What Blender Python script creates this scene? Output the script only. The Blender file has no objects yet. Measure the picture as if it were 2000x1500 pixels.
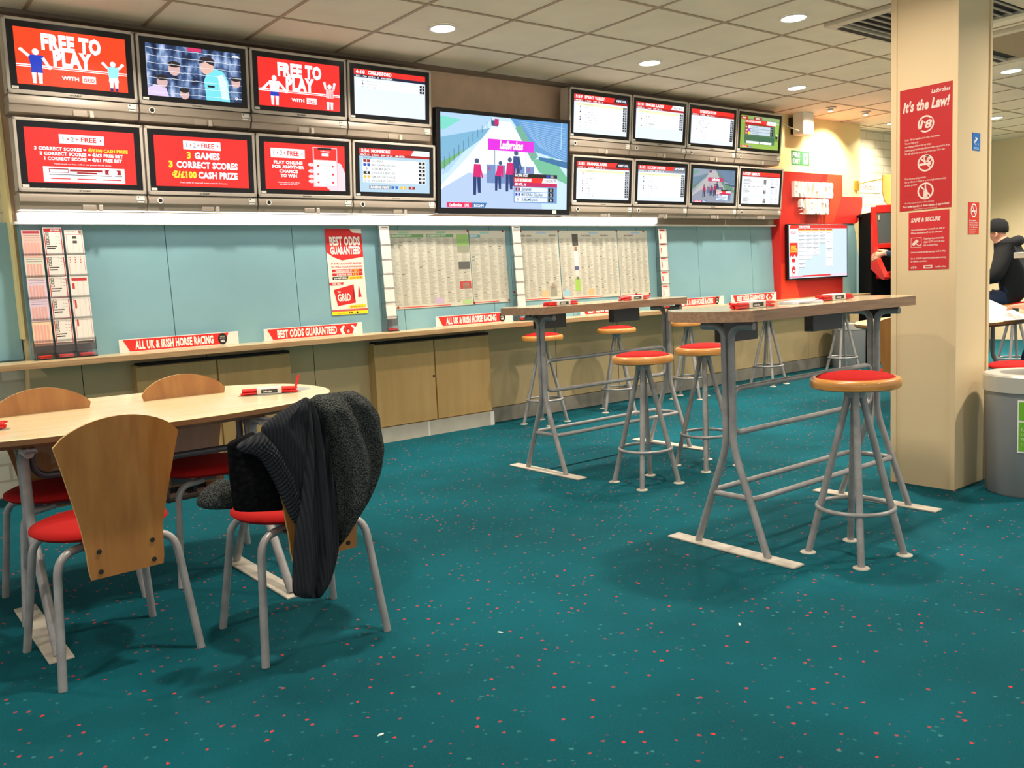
import bpy, bmesh, math, random
from mathutils import Vector, Matrix
random.seed(7)
C = bpy.context.scene.collection
PI = math.pi
H = 2.953                                   # ceiling height
# ------------------------------------------------------------------ camera, world, lights, exposure
sc = bpy.context.scene
cd = bpy.data.cameras.new('camera'); cam = bpy.data.objects.new('camera', cd); C.objects.link(cam)
sc.camera = cam
cd.sensor_width = 36; cd.sensor_fit = 'HORIZONTAL'; cd.lens = 1714.36 / 2000 * 36; cd.clip_start = 0.05
yaw, pitch, roll = [math.radians(a) for a in (37.858, 6.557, -2.7517)]
fwd = Vector((math.sin(yaw) * math.cos(pitch), math.cos(yaw) * math.cos(pitch), -math.sin(pitch)))
rgt = Vector((math.cos(yaw), -math.sin(yaw), 0)); upv = rgt.cross(fwd)
r2 = math.cos(roll) * rgt + math.sin(roll) * upv; u2 = -math.sin(roll) * rgt + math.cos(roll) * upv
M = Matrix((r2, u2, -fwd)).transposed().to_4x4(); M.translation = (0, 0, 1.2); cam.matrix_world = M
w = bpy.data.worlds.new('world'); sc.world = w; w.use_nodes = True
w.node_tree.nodes['Background'].inputs[0].default_value = (1.0, 0.96, 0.90, 1)
w.node_tree.nodes['Background'].inputs[1].default_value = 0.62
vs = sc.view_settings
vs.view_transform = 'Standard'; vs.look = 'None'; vs.exposure = 0.3; vs.gamma = 1.0; vs.use_curve_mapping = False
WARM = (1.0, 0.885, 0.75)
def lamp_light(kind, loc, energy, size=0.16, rot=(0, 0, 0), spread=140, color=WARM, spot=60):
    l = bpy.data.lights.new('lamp_light', kind); l.energy = energy; l.color = color
    if kind == 'AREA': l.shape = 'DISK'; l.size = size; l.spread = math.radians(spread)
    else: l.shadow_soft_size = size; l.spot_size = math.radians(spot); l.spot_blend = 0.6
    o = bpy.data.objects.new('lamp_light', l); C.objects.link(o); o.location = loc; o.rotation_euler = rot
    return o
DOWN_E = 31.0
DOWNS = [(3.54, 5.133, 1), (5.586, 5.133, 1), (5.567, 3.755, 1), (7.664, 5.144, 1), (8.99, 3.735, 1), (11.69, 5.04, 2.2), (10.72, 5.856, .45),
         (1.5, 5.133, .8), (-.6, 5.133, .6), (1.5, 2.4, .8), (3.54, 2.4, .85), (5.567, 1.0, 1.5), (7.66, 2.4, 1.2), (9.7, 2.0, 1), (11.7, 2.6, 2), (13.2, 4.0, 1.6),  # unseen lamps at the brick end and far right added to brighten those walls
         (-.6, 2.4, .35), (1.5, -.6, .45), (3.9, -.4, .55), (-.6, .0, .35), (7.6, -.4, 1.4)]
for x, y, k in DOWNS:
    lamp_light('AREA', (x, y, H - .03), DOWN_E * k)
for x, y, k in ((8.99, 5.61, .22), (9.634, 5.571, 1.3), (10.9, 5.75, .25)):                 # gimbal spots washing the cream wall
    lamp_light('SPOT', (x, y, H - .05), 135 * k, size=.03, rot=(math.radians(34), 0, 0), spot=105, color=(1, .88, .66))

# ------------------------------------------------------------------ helpers
def lin(c):
    return tuple(((v / 255) / 12.92 if v / 255 <= .04045 else ((v / 255 + .055) / 1.055) ** 2.4) for v in c) + (1,)
MATS = {}
def mat(name, rgb, rough=.5, metal=0., var=0., vscale=(8, 8, 8), bump=0., bscale=200., rgb2=None, spec=.5, trans=0., coat=0.):
    if name in MATS: return MATS[name]
    m = bpy.data.materials.new(name); m.use_nodes = True; MATS[name] = m
    nt = m.node_tree; b = nt.nodes['Principled BSDF']
    b.inputs['Base Color'].default_value = lin(rgb); b.inputs['Roughness'].default_value = rough
    b.inputs['Metallic'].default_value = metal; b.inputs['Specular IOR Level'].default_value = spec
    b.inputs['Transmission Weight'].default_value = trans; b.inputs['Coat Weight'].default_value = coat
    tc = nt.nodes.new('ShaderNodeTexCoord')
    if var or rgb2:
        mp = nt.nodes.new('ShaderNodeMapping'); mp.inputs['Scale'].default_value = vscale
        nz = nt.nodes.new('ShaderNodeTexNoise'); nz.inputs['Scale'].default_value = 1; nz.inputs['Detail'].default_value = 5
        mx = nt.nodes.new('ShaderNodeMix'); mx.data_type = 'RGBA'
        c2 = rgb2 or tuple(max(0, v * (1 - var)) for v in rgb)
        mx.inputs[6].default_value = lin(rgb); mx.inputs[7].default_value = lin(c2)
        rp = nt.nodes.new('ShaderNodeMapRange'); rp.inputs[1].default_value = .35; rp.inputs[2].default_value = .65
        nt.links.new(tc.outputs['Object'], mp.inputs[0]); nt.links.new(mp.outputs[0], nz.inputs[0])
        nt.links.new(nz.outputs[0], rp.inputs[0]); nt.links.new(rp.outputs[0], mx.inputs[0]); nt.links.new(mx.outputs[2], b.inputs['Base Color'])
    if bump:
        n2 = nt.nodes.new('ShaderNodeTexNoise'); n2.inputs['Scale'].default_value = bscale; n2.inputs['Detail'].default_value = 3
        bp = nt.nodes.new('ShaderNodeBump'); bp.inputs['Strength'].default_value = bump; bp.inputs['Distance'].default_value = .002
        nt.links.new(tc.outputs['Object'], n2.inputs[0]); nt.links.new(n2.outputs[0], bp.inputs['Height']); nt.links.new(bp.outputs[0], b.inputs['Normal'])
    return m
def E(rgb, k=1.0):                            # light-emitting colour of a screen or lamp
    n = 'screen_%d_%d_%d_%g' % (*rgb, k)
    if n in MATS: return MATS[n]
    m = bpy.data.materials.new(n); m.use_nodes = True; MATS[n] = m
    b = m.node_tree.nodes['Principled BSDF']; b.inputs['Base Color'].default_value = (.01, .01, .01, 1); b.inputs['Roughness'].default_value = .35
    b.inputs['Emission Color'].default_value = lin(rgb); b.inputs['Emission Strength'].default_value = k * .84
    return m
def D(rgb, rough=.6):
    return mat('print_%d_%d_%d' % tuple(rgb), rgb, rough)
def fillet(pts, r, n=6):
    pts = [Vector(p) for p in pts]; out = [pts[0]]
    for i in range(1, len(pts) - 1):
        a, b, c = pts[i - 1], pts[i], pts[i + 1]
        u, v = (a - b), (c - b); rr = min(r, u.length * .49, v.length * .49)
        p0, p1 = b + u.normalized() * rr, b + v.normalized() * rr
        for k in range(n + 1):
            t = k / n; out.append((1 - t) ** 2 * p0 + 2 * t * (1 - t) * b + t * t * p1)
    return out + [pts[-1]]
class MB:
    def __init__(s): s.bm = bmesh.new(); s.m = []
    def mi(s, m):
        if m not in s.m: s.m.append(m)
        return s.m.index(m)
    def face(s, vs, m):
        try: f = s.bm.faces.new(vs)
        except ValueError: return None
        f.material_index = s.mi(m); return f
    def box(s, x0, x1, y0, y1, z0, z1, m, bev=0., T=None):
        i0 = len(s.bm.verts); co = [(x, y, z) for x in (x0, x1) for y in (y0, y1) for z in (z0, z1)]
        b = bmesh.new() if bev else s.bm
        v = [b.verts.new(T @ Vector(c) if T else c) for c in co]
        idx = [(0, 1, 3, 2), (4, 6, 7, 5), (0, 4, 5, 1), (2, 3, 7, 6), (0, 2, 6, 4), (1, 5, 7, 3)]
        k = s.mi(m)
        for q in idx:
            f = b.faces.new([v[i] for i in q]); f.material_index = k
        if bev:
            bmesh.ops.bevel(b, geom=b.edges[:], offset=bev, segments=2, profile=.5, affect='EDGES')
            me = bpy.data.meshes.new('t'); 
            for f in b.faces: f.material_index = k
            b.to_mesh(me); b.free(); s.bm.from_mesh(me); bpy.data.meshes.remove(me)
        return s
    def tube(s, pts, r, m, closed=False, seg=12, cap=True, flat=1.0):
        pts = [Vector(p) for p in pts]; n = len(pts); rings = []; nrm = None
        for i, p in enumerate(pts):
            if closed: t = pts[(i + 1) % n] - pts[i - 1]
            else: t = pts[min(i + 1, n - 1)] - pts[max(i - 1, 0)]
            t.normalize()
            if nrm is None:
                nrm = t.orthogonal().normalized()
            nrm = (nrm - t * nrm.dot(t)).normalized(); bi = t.cross(nrm)
            rr = r[i] if isinstance(r, (list, tuple)) else r
            rings.append([s.bm.verts.new(p + (nrm * math.cos(2 * PI * k / seg) + bi * math.sin(2 * PI * k / seg)) * rr) for k in range(seg)])
        rng = range(n) if closed else range(n - 1)
        for i in rng:
            A, B = rings[i], rings[(i + 1) % n]
            off = 0
            if closed and i == n - 1:
                off = min(range(seg), key=lambda o: (A[0].co - B[o].co).length)
            for k in range(seg):
                s.face([A[k], A[(k + 1) % seg], B[(k + 1 + off) % seg], B[(k + off) % seg]], m)
        if cap and not closed:
            s.face(rings[0][::-1], m); s.face(rings[-1], m)
        return s
    def lathe(s, prof, m, c=(0, 0, 0), seg=32, sx=1., sy=1., mats=None):
        rings = []
        for (r, z) in prof:
            if r < 1e-6: rings.append([s.bm.verts.new((c[0], c[1], c[2] + z))])
            else: rings.append([s.bm.verts.new((c[0] + sx * r * math.cos(2 * PI * k / seg), c[1] + sy * r * math.sin(2 * PI * k / seg), c[2] + z)) for k in range(seg)])
        for i in range(len(rings) - 1):
            A, B = rings[i], rings[i + 1]; mm = mats[i] if mats else m
            for k in range(seg):
                a = [A[0]] if len(A) == 1 else [A[k], A[(k + 1) % seg]]
                b = [B[0]] if len(B) == 1 else [B[(k + 1) % seg], B[k]]
                if len(a) + len(b) > 2: s.face(a + b, mm)
        return s
    def prism(s, poly, z0, z1, m, T=None, bev=0.):
        T = T or Matrix()
        a = [s.bm.verts.new(T @ Vector((p[0], p[1], z0))) for p in poly]; b = [s.bm.verts.new(T @ Vector((p[0], p[1], z1))) for p in poly]
        s.face(a[::-1], m); s.face(b, m); n = len(poly)
        for i in range(n): s.face([a[i], a[(i + 1) % n], b[(i + 1) % n], b[i]], m)
        return s
    def build(s, name, parent=None, loc=(0, 0, 0), rot=(0, 0, 0), smooth=None, norm=True):
        if norm: bmesh.ops.recalc_face_normals(s.bm, faces=s.bm.faces[:])
        me = bpy.data.meshes.new(name); s.bm.to_mesh(me); s.bm.free()
        for m in s.m: me.materials.append(m)
        if smooth:
            me.polygons.foreach_set('use_smooth', [True] * len(me.polygons)); me.set_sharp_from_angle(angle=math.radians(smooth))
        o = bpy.data.objects.new(name, me); C.objects.link(o); o.parent = parent; o.location = loc; o.rotation_euler = rot
        return o
def tag(o, label, cat, group=None, kind=None):
    o['label'] = label; o['category'] = cat
    if group: o['group'] = group
    if kind: o['kind'] = kind
    return o
def thing(name, label, cat, loc=(0, 0, 0), rz=0, group=None, rot=None):
    o = bpy.data.objects.new(name, None); C.objects.link(o); o.location = loc; o.rotation_euler = rot or (0, 0, rz); o.empty_display_size = .1
    return tag(o, label, cat, group)
def struct(o): o['kind'] = 'structure'; return o
def dup(o, parent=None):
    c = o.copy(); C.objects.link(c); c.parent = parent
    for ch in [k for k in C.objects if k.parent == o]: dup(ch, c)
    return c
# text and flat print: everything drawn on one surface goes into that surface's own mesh
TXT = {}
def txt(s, bold=0., shear=0.):
    k = (s, bold, shear)
    if k not in TXT:
        cu = bpy.data.curves.new('t', 'FONT'); cu.body = s; cu.offset = bold; cu.shear = shear; cu.size = 1; cu.resolution_u = 2
        cu.space_character = 1 + bold * 1.5
        o = bpy.data.objects.new('t', cu); me = o.to_mesh()
        v = [(p.co.x, p.co.y) for p in me.vertices]; f = [tuple(p.vertices) for p in me.polygons]; o.to_mesh_clear()
        bpy.data.objects.remove(o); bpy.data.curves.remove(cu); TXT[k] = (v, f)
    return TXT[k]
hv = txt('H')[0]; CAP = max(p[1] for p in hv)
class CV(MB):
    """flat print: u right, v down in own units, W x Hh metres, lies on plane y=0 facing -y"""
    def __init__(s, w, h, U=100., V=None, eps=.0006):
        super().__init__(); s.w, s.h, s.U = w, h, U; s.V = V or U * h / w; s.eps = eps
    def p(s, u, v, L): return s.bm.verts.new(((u / s.U - .5) * s.w, -L * s.eps, (1 - v / s.V) * s.h))
    def poly(s, pts, m, L=1):
        vs = [s.p(u, v, L) for u, v in pts]; f = s.face(vs, m)
        if f and len(pts) > 4: bmesh.ops.triangulate(s.bm, faces=[f])
        return s
    def rect(s, u0, v0, u1, v1, m, L=1): return s.poly([(u0, v0), (u1, v0), (u1, v1), (u0, v1)], m, L)
    def circ(s, u, v, r, m, L=1, ry=None, n=20):
        ry = ry or r; return s.poly([(u + r * math.cos(2 * PI * k / n), v + ry * math.sin(2 * PI * k / n)) for k in range(n)], m, L)
    def ring(s, u, v, r0, r1, m, L=1, n=28, k=1.0):
        a = [[s.p(u + r * math.cos(2 * PI * i / n) * k, v + r * math.sin(2 * PI * i / n), L) for i in range(n)] for r in (r0, r1)]
        for i in range(n): s.face([a[0][i], a[0][(i + 1) % n], a[1][(i + 1) % n], a[1][i]], m)
        return s
    def line(s, u0, v0, u1, v1, t, m, L=1):
        d = math.hypot(u1 - u0, v1 - v0) or 1; nx, ny = -(v1 - v0) / d * t / 2, (u1 - u0) / d * t / 2
        return s.poly([(u0 + nx, v0 + ny), (u1 + nx, v1 + ny), (u1 - nx, v1 - ny), (u0 - nx, v0 - ny)], m, L)
    def text(s, t, u, v, h, m, L=2, w=None, bold=.0, shear=0., al='l'):
        """baseline at v, cap height h, optional total width w"""
        V_, F_ = txt(t, bold, shear)
        if not V_: return s
        x0 = min(p[0] for p in V_); x1 = max(p[0] for p in V_); k = h / CAP
        ar = (s.w / s.U) / (s.h / s.V); kx = k / ar if w is None else w / (x1 - x0)
        W = (x1 - x0) * kx; o = u if al == 'l' else (u - W / 2 if al == 'c' else u - W)
        vs = [s.p(o + (x - x0) * kx, v - y * k, L) for x, y in V_]
        for f in F_: s.face([vs[i] for i in f], m)
        return s
    def build(s, name, parent=None, loc=(0, 0, 0), rot=(0, 0, 0), **k):
        for f in s.bm.faces:
            f.normal_update()
            if f.normal.y > .5: f.normal_flip()
        return super().build(name, parent, loc, rot, norm=False)
def paper(cv, back, t=.0012):
    cv.rect(0, 0, cv.U, cv.V, back, 0); return cv

# ------------------------------------------------------------------ materials
def carpet():
    m = bpy.data.materials.new('carpet'); m.use_nodes = True; nt = m.node_tree; b = nt.nodes['Principled BSDF']; N = nt.nodes.new; K = nt.links.new
    b.inputs['Roughness'].default_value = .95; b.inputs['Specular IOR Level'].default_value = .12
    tc = N('ShaderNodeTexCoord')
    def mixc(a, bb, fac):
        x = N('ShaderNodeMix'); x.data_type = 'RGBA'
        if isinstance(a, tuple): x.inputs[6].default_value = lin(a)
        else: K(a, x.inputs[6])
        x.inputs[7].default_value = lin(bb); K(fac, x.inputs[0]); return x.outputs[2]
    def noise(sc_, det=3):
        n = N('ShaderNodeTexNoise'); n.inputs['Scale'].default_value = sc_; n.inputs['Detail'].default_value = det; K(tc.outputs['Object'], n.inputs[0]); return n
    def rng(src, a, bb, c=0, d=1):
        r = N('ShaderNodeMapRange'); r.inputs[1].default_value = a; r.inputs[2].default_value = bb; r.inputs[3].default_value = c; r.inputs[4].default_value = d; K(src, r.inputs[0]); return r.outputs[0]
    col = mixc((6, 88, 100), (8, 67, 76), rng(noise(1.3).outputs[0], .3, .7))
    col = mixc(col, (12, 102, 112), rng(noise(260, 2).outputs[0], .45, .85, 0, .8))
    def dots(scale, thr, sel0, sel1, rgb, off, amount):
        nonlocal col
        mp = N('ShaderNodeMapping'); mp.inputs['Location'].default_value = off; K(tc.outputs['Object'], mp.inputs[0])
        nz = N('ShaderNodeTexNoise'); nz.inputs['Scale'].default_value = 140; K(mp.outputs[0], nz.inputs[0])
        va = N('ShaderNodeVectorMath'); va.operation = 'MULTIPLY_ADD'; K(nz.outputs[1], va.inputs[0]); va.inputs[1].default_value = (.012, .012, .012); K(mp.outputs[0], va.inputs[2])
        v = N('ShaderNodeTexVoronoi'); v.inputs['Scale'].default_value = scale; K(va.outputs[0], v.inputs[0])
        sp = N('ShaderNodeSeparateColor'); K(v.outputs['Color'], sp.inputs[0])
        near = rng(v.outputs['Distance'], thr * .7, thr, 1, 0)
        s1 = rng(sp.outputs[0], sel0, sel0 + .02); s2 = rng(sp.outputs[0], sel1, sel1 + .02, 1, 0)
        size = rng(sp.outputs[1], 0, 1, .35, 1)
        for s_ in (s1, s2, size):
            mu = N('ShaderNodeMath'); mu.operation = 'MULTIPLY'; K(near, mu.inputs[0]); K(s_, mu.inputs[1]); near = mu.outputs[0]
        mu = N('ShaderNodeMath'); mu.operation = 'MULTIPLY'; K(near, mu.inputs[0]); mu.inputs[1].default_value = amount
        col = mixc(col, rgb, mu.outputs[0])
    dots(30, .20, .66, 1.1, (215, 60, 62), (0, 0, 0), 1.0)
    dots(27, .19, .68, 1.1, (84, 150, 148), (.37, .11, 0), .5)
    dots(44, .14, .80, 1.1, (190, 55, 60), (.77, .51, 0), .5)
    K(col, b.inputs['Base Color'])
    bp = N('ShaderNodeBump'); bp.inputs['Strength'].default_value = .5; bp.inputs['Distance'].default_value = .004; K(noise(420, 2).outputs[0], bp.inputs['Height']); K(bp.outputs[0], b.inputs['Normal'])
    return m
def bricks(name, rgb, mort, bw=.42, bh=.105):
    m = bpy.data.materials.new(name); m.use_nodes = True; nt = m.node_tree; b = nt.nodes['Principled BSDF']
    tc = nt.nodes.new('ShaderNodeTexCoord'); mp = nt.nodes.new('ShaderNodeMapping'); mp.inputs['Rotation'].default_value = (PI / 2, 0, 0)
    br = nt.nodes.new('ShaderNodeTexBrick'); br.inputs['Scale'].default_value = 1; br.inputs['Brick Width'].default_value = bw; br.inputs['Row Height'].default_value = bh
    br.inputs['Mortar Size'].default_value = .008; br.inputs['Color1'].default_value = lin(rgb); br.inputs['Color2'].default_value = lin(tuple(v * .97 for v in rgb)); br.inputs['Mortar'].default_value = lin(mort)
    sx = nt.nodes.new('ShaderNodeSeparateXYZ'); cx = nt.nodes.new('ShaderNodeCombineXYZ')
    nt.links.new(tc.outputs['Object'], sx.inputs[0]); nt.links.new(sx.outputs[0], cx.inputs[0]); nt.links.new(sx.outputs[2], cx.inputs[1]); nt.links.new(cx.outputs[0], br.inputs[0])
    nt.links.new(br.outputs[0], b.inputs['Base Color']); b.inputs['Roughness'].default_value = .7
    bp = nt.nodes.new('ShaderNodeBump'); bp.invert = True; bp.inputs['Strength'].default_value = .6; bp.inputs['Distance'].default_value = .005; nt.links.new(br.outputs[1], bp.inputs['Height']); nt.links.new(bp.outputs[0], b.inputs['Normal'])
    return m
M_carpet = carpet(); M_brick = bricks('white_brick', (226, 220, 200), (196, 188, 166))
M_tile = mat('ceiling_tile', (240, 230, 208), .9, var=.03, vscale=(3, 3, 3), bump=.25, bscale=150)
M_tbar = mat('ceiling_bar', (172, 150, 122), .6)
M_brown = mat('brown_wall', (222, 192, 164), .8, bump=.2, bscale=300, var=.05)
M_cream = mat('cream_panel', (216, 190, 142), .45, var=.04, vscale=(2, 2, 2))
M_yellow = mat('yellow_wall', (240, 222, 160), .5)
M_board = mat('blue_board', (136, 180, 190), .55, var=.04, vscale=(2, 2, 2))
M_grey = mat('grey_skirting', (160, 154, 142), .5, var=.1)
M_dark = mat('dark_gap', (30, 28, 26), .8)
M_ctop = mat('counter_laminate', (218, 198, 152), .22, var=.08, vscale=(3, 40, 40))
M_cedge = mat('counter_edge', (196, 162, 118), .35, rgb2=(176, 138, 96), vscale=(4, 60, 60))
M_maple = mat('maple_door', (220, 180, 118), .4, rgb2=(210, 168, 106), vscale=(14, 14, 1.5))
M_silver = mat('silver_casing', (200, 190, 178), .38, metal=.15)
M_house = mat('housing_grey', (176, 164, 150), .42, metal=.15, var=.08, vscale=(2, 2, 30))
M_bezel = mat('black_bezel', (14, 14, 17), .25)
M_white = mat('white_plastic', (235, 232, 224), .45)
M_tubes = mat('grey_tube', (168, 165, 164), .36, metal=.15, var=.12, vscale=(14, 14, 14))
M_plate = mat('worn_plate', (212, 204, 188), .45, rgb2=(186, 176, 160), vscale=(12, 12, 12))
M_dtube = mat('dark_tube', (84, 84, 90), .35, metal=.4)
M_beech = mat('beech_ring', (222, 158, 84), .3, rgb2=(204, 136, 64), vscale=(10, 10, 40), coat=.3)
M_red = mat('red_fabric', (178, 28, 26), .85, bump=.4, bscale=700, spec=.15)
M_ply = mat('beech_ply', (178, 124, 64), .3, rgb2=(162, 106, 52), vscale=(26, 26, 1.6), coat=.3)
M_plyedge = mat('ply_edge', (222, 172, 108), .4)
M_dtop = mat('maple_tabletop', (250, 232, 190), .25, rgb2=(246, 224, 172), vscale=(4, 22, 22), coat=.25)
M_dedge = mat('brown_edge', (120, 84, 50), .3)
M_btop = mat('bar_tabletop', (204, 188, 150), .2, rgb2=(192, 172, 132), vscale=(3, 30, 30), coat=.3)
M_bedge = mat('bar_table_edge', (172, 138, 108), .35, rgb2=(148, 114, 86), vscale=(5, 60, 90))
M_box = mat('grey_box', (92, 92, 92), .5)
M_pen = mat('red_plastic', (225, 30, 30), .35)
M_binm = mat('bin_grey', (150, 150, 150), .4, metal=.25, bump=.2, bscale=400)
M_rim = mat('bin_rim', (196, 192, 180), .35, metal=.2)
M_clear = mat('clear_acrylic', (250, 252, 252), .03, trans=1.0)
M_acr = mat('smoked_acrylic', (170, 160, 158), .1, trans=.9)
M_redboard = mat('red_board', (214, 40, 34), .4)
M_redboard2 = mat('bright_red_board', (236, 62, 36), .4)
M_redboard3 = mat('deep_red_board', (176, 28, 28), .4)
M_pillar = mat('pillar_cream', (234, 208, 164), .5, var=.03, vscale=(1, 1, 1))
M_fabric = mat('black_fabric', (24, 25, 28), .9, bump=.5, bscale=120)
M_jean = mat('denim', (34, 48, 76), .9)
M_skin = mat('skin', (222, 160, 132), .55)
M_hat = mat('black_knit', (20, 20, 22), .95, bump=.6, bscale=300)
RED = (222, 38, 32); WH = (250, 248, 244); BK = (22, 20, 22)

# ------------------------------------------------------------------ the room
b = MB(); b.box(-3, 15, -3, 7, -.1, 0, M_carpet); struct(b.build('floor'))
b = MB(); b.box(-3, 15, -3, 7, H, H + .1, M_tile)
x = 2.504 - .68 * 8
while x < 15:
    b.box(x - .012, x + .012, -3, 6.3, H - .004, H - .0005, M_tbar); x += .68
y = 5.444 + .68
while y > -3:
    b.box(-3, 14, y - .012, y + .012, H - .0045, H - .001, M_tbar); y -= .68
b.box(.97, 8.55, 6.03, 6.1, H - .025, H - .001, mat('edge_trim', (120, 105, 88), .6))
struct(b.build('ceiling'))
b = MB(); b.box(-3, 14, 6.3, 6.5, 0, H, M_brick); struct(b.build('wall_rear'))
b = MB(); b.box(14, 14.2, -3, 6.3, 0, H, mat('far_wall', (244, 224, 184), .6)); struct(b.build('wall_right'))
b = MB()
b.box(.97, 8.55, 6.1, 6.3, 1.70, H, M_brown); b.box(8.55, 10.43, 6.1, 6.3, .9, H, M_yellow); b.box(.97, 8.55, 6.1, 6.3, .13, 1.70, M_cream); b.box(8.55, 10.43, 6.1, 6.3, .13, .9, M_cream)
b.box(.955, .97, 6.08, 6.3, 1.0, H, M_yellow)
for k in range(12): 
    xx = 1.27 + k * .8
    if xx < 10.3: b.box(xx - .002, xx + .002, 6.0985, 6.1, .13, .85, M_dark)
b.box(9.42, 9.424, 6.0985, 6.1, 2.2, H, M_cedge)
struct(b.build('wall_back'))
b = MB(); b.box(4.45, 10.43, 6.085, 6.3, 0, .125, M_grey); b.box(.97, 3.3, 6.085, 6.3, 0, .125, M_grey)
struct(b.build('baseboard_back'))
b = MB(); b.box(3.3, 4.44, 5.99, 6.3, 0, .118, mat('white_tile', (206, 198, 182), .5, var=.06))
b.box(3.775, 3.79, 5.988, 6.0, 0, .118, M_white); b.box(4.40, 4.44, 5.98, 6.0, 0, .118, M_white)
struct(b.build('trim_1'))
b = MB(); b.box(.97, 8.55, 6.02, 6.1, 1.692, 1.706, M_white); b.box(6.55, 8.55, 6.05, 6.1, 1.706, 1.765, mat('taupe_trim', (160, 146, 126), .6)); struct(b.build('trim_2'))
# pillar
b = MB(); b.box(4.60, 4.96, 2.165, 2.50, 0, H, M_pillar)
b.box(4.592, 4.60, 2.478, 2.508, 0, H, M_pillar); b.box(4.592, 4.608, 2.157, 2.185, 0, H, M_pillar, bev=.003); b.box(4.945, 4.968, 2.157, 2.175, 0, H, M_pillar)
struct(b.build('wall_pillar'))
# blue boards, one per panel
xs = [.985, 1.86, 2.762, 3.66, 4.56, 5.46, 6.36, 7.262, 8.16, 8.55]
nm = ['behind the leaflet rack at the left end', 'with a clear field right of the big leaflet rack', 'carrying the tall red and white odds poster', 'behind the left newspaper sheets', 'between the two newspaper displays',
      'behind the right newspaper sheets', 'behind the rack of red slips', 'empty, above the last horse racing strip', 'narrow, against the red results unit']
def board(x0, x1, label, yb=6.07, zt=1.70):
    b = MB(); T = Matrix.Translation((0, 0, 0))
    y0 = yb - .02
    v = [b.bm.verts.new(c) for c in [(x0 + .0025, y0, .87), (x1 - .0025, y0, .87), (x1 - .0025, y0 + .035, zt), (x0 + .0025, y0 + .035, zt), (x0 + .0025, 6.099, .87), (x1 - .0025, 6.099, .87), (x1 - .0025, 6.099, zt), (x0 + .0025, 6.099, zt)]]
    for q in [(0, 1, 2, 3), (5, 4, 7, 6), (4, 5, 1, 0), (3, 2, 6, 7), (0, 3, 7, 4), (1, 5, 6, 2)]: b.face([v[i] for i in q], M_board)
    return tag(b.build('display_board'), label, 'board', 'blue display boards above the counter')
for i in range(9): board(xs[i], xs[i + 1], 'pale blue upright board ' + nm[i])
b = MB(); b.box(-.6, .965, 6.18, 6.298, .87, 1.715, M_board, bev=.004); tag(b.build('display_board'), 'pale blue board on the brick wall, left of the leaflet rack', 'board', 'blue display boards above the counter')
# counter
t = thing('counter', 'long wall counter of pale laminate with a brown wood edge', 'counter', (4.2, 5.9, .85))
b = MB(); b.box(-4.9, 5.9, -.138, .15, -.018, .02, M_ctop); b.build('worktop', t)
b = MB(); b.box(-4.9, 5.9, -.15, -.138, -.018, .02, M_cedge, bev=.003); b.build('edge_strip', t)
# cupboards
def cupboard(x0, x1, label):
    t = thing('cupboard', label, 'cupboard', ((x0 + x1) / 2, 6.055, .12)); w = (x1 - x0) / 2
    b = MB(); b.box(-w, w, -.03, .043, 0, .66, M_maple); b.box(-w + .02, w, -.05, .043, .655, .672, M_dark); b.build('body', t)
    for s in (-1, 1):
        b = MB(); b.box(-w + .002 if s < 0 else .006, -.006 if s < 0 else w, -.05, -.031, .004, .65, M_maple, bev=.002); d = b.build('door', t)
        if s < 0:
            b = MB(); b.tube([(-.02, -.056, .36), (-.02, -.05, .36)], .009, M_dark); b.build('lock', d)
cupboard(1.57, 2.64, 'maple two-door cupboard under the counter behind the dining table')
cupboard(3.33, 4.44, 'maple two-door cupboard under the counter beside the far bar stool')

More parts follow.
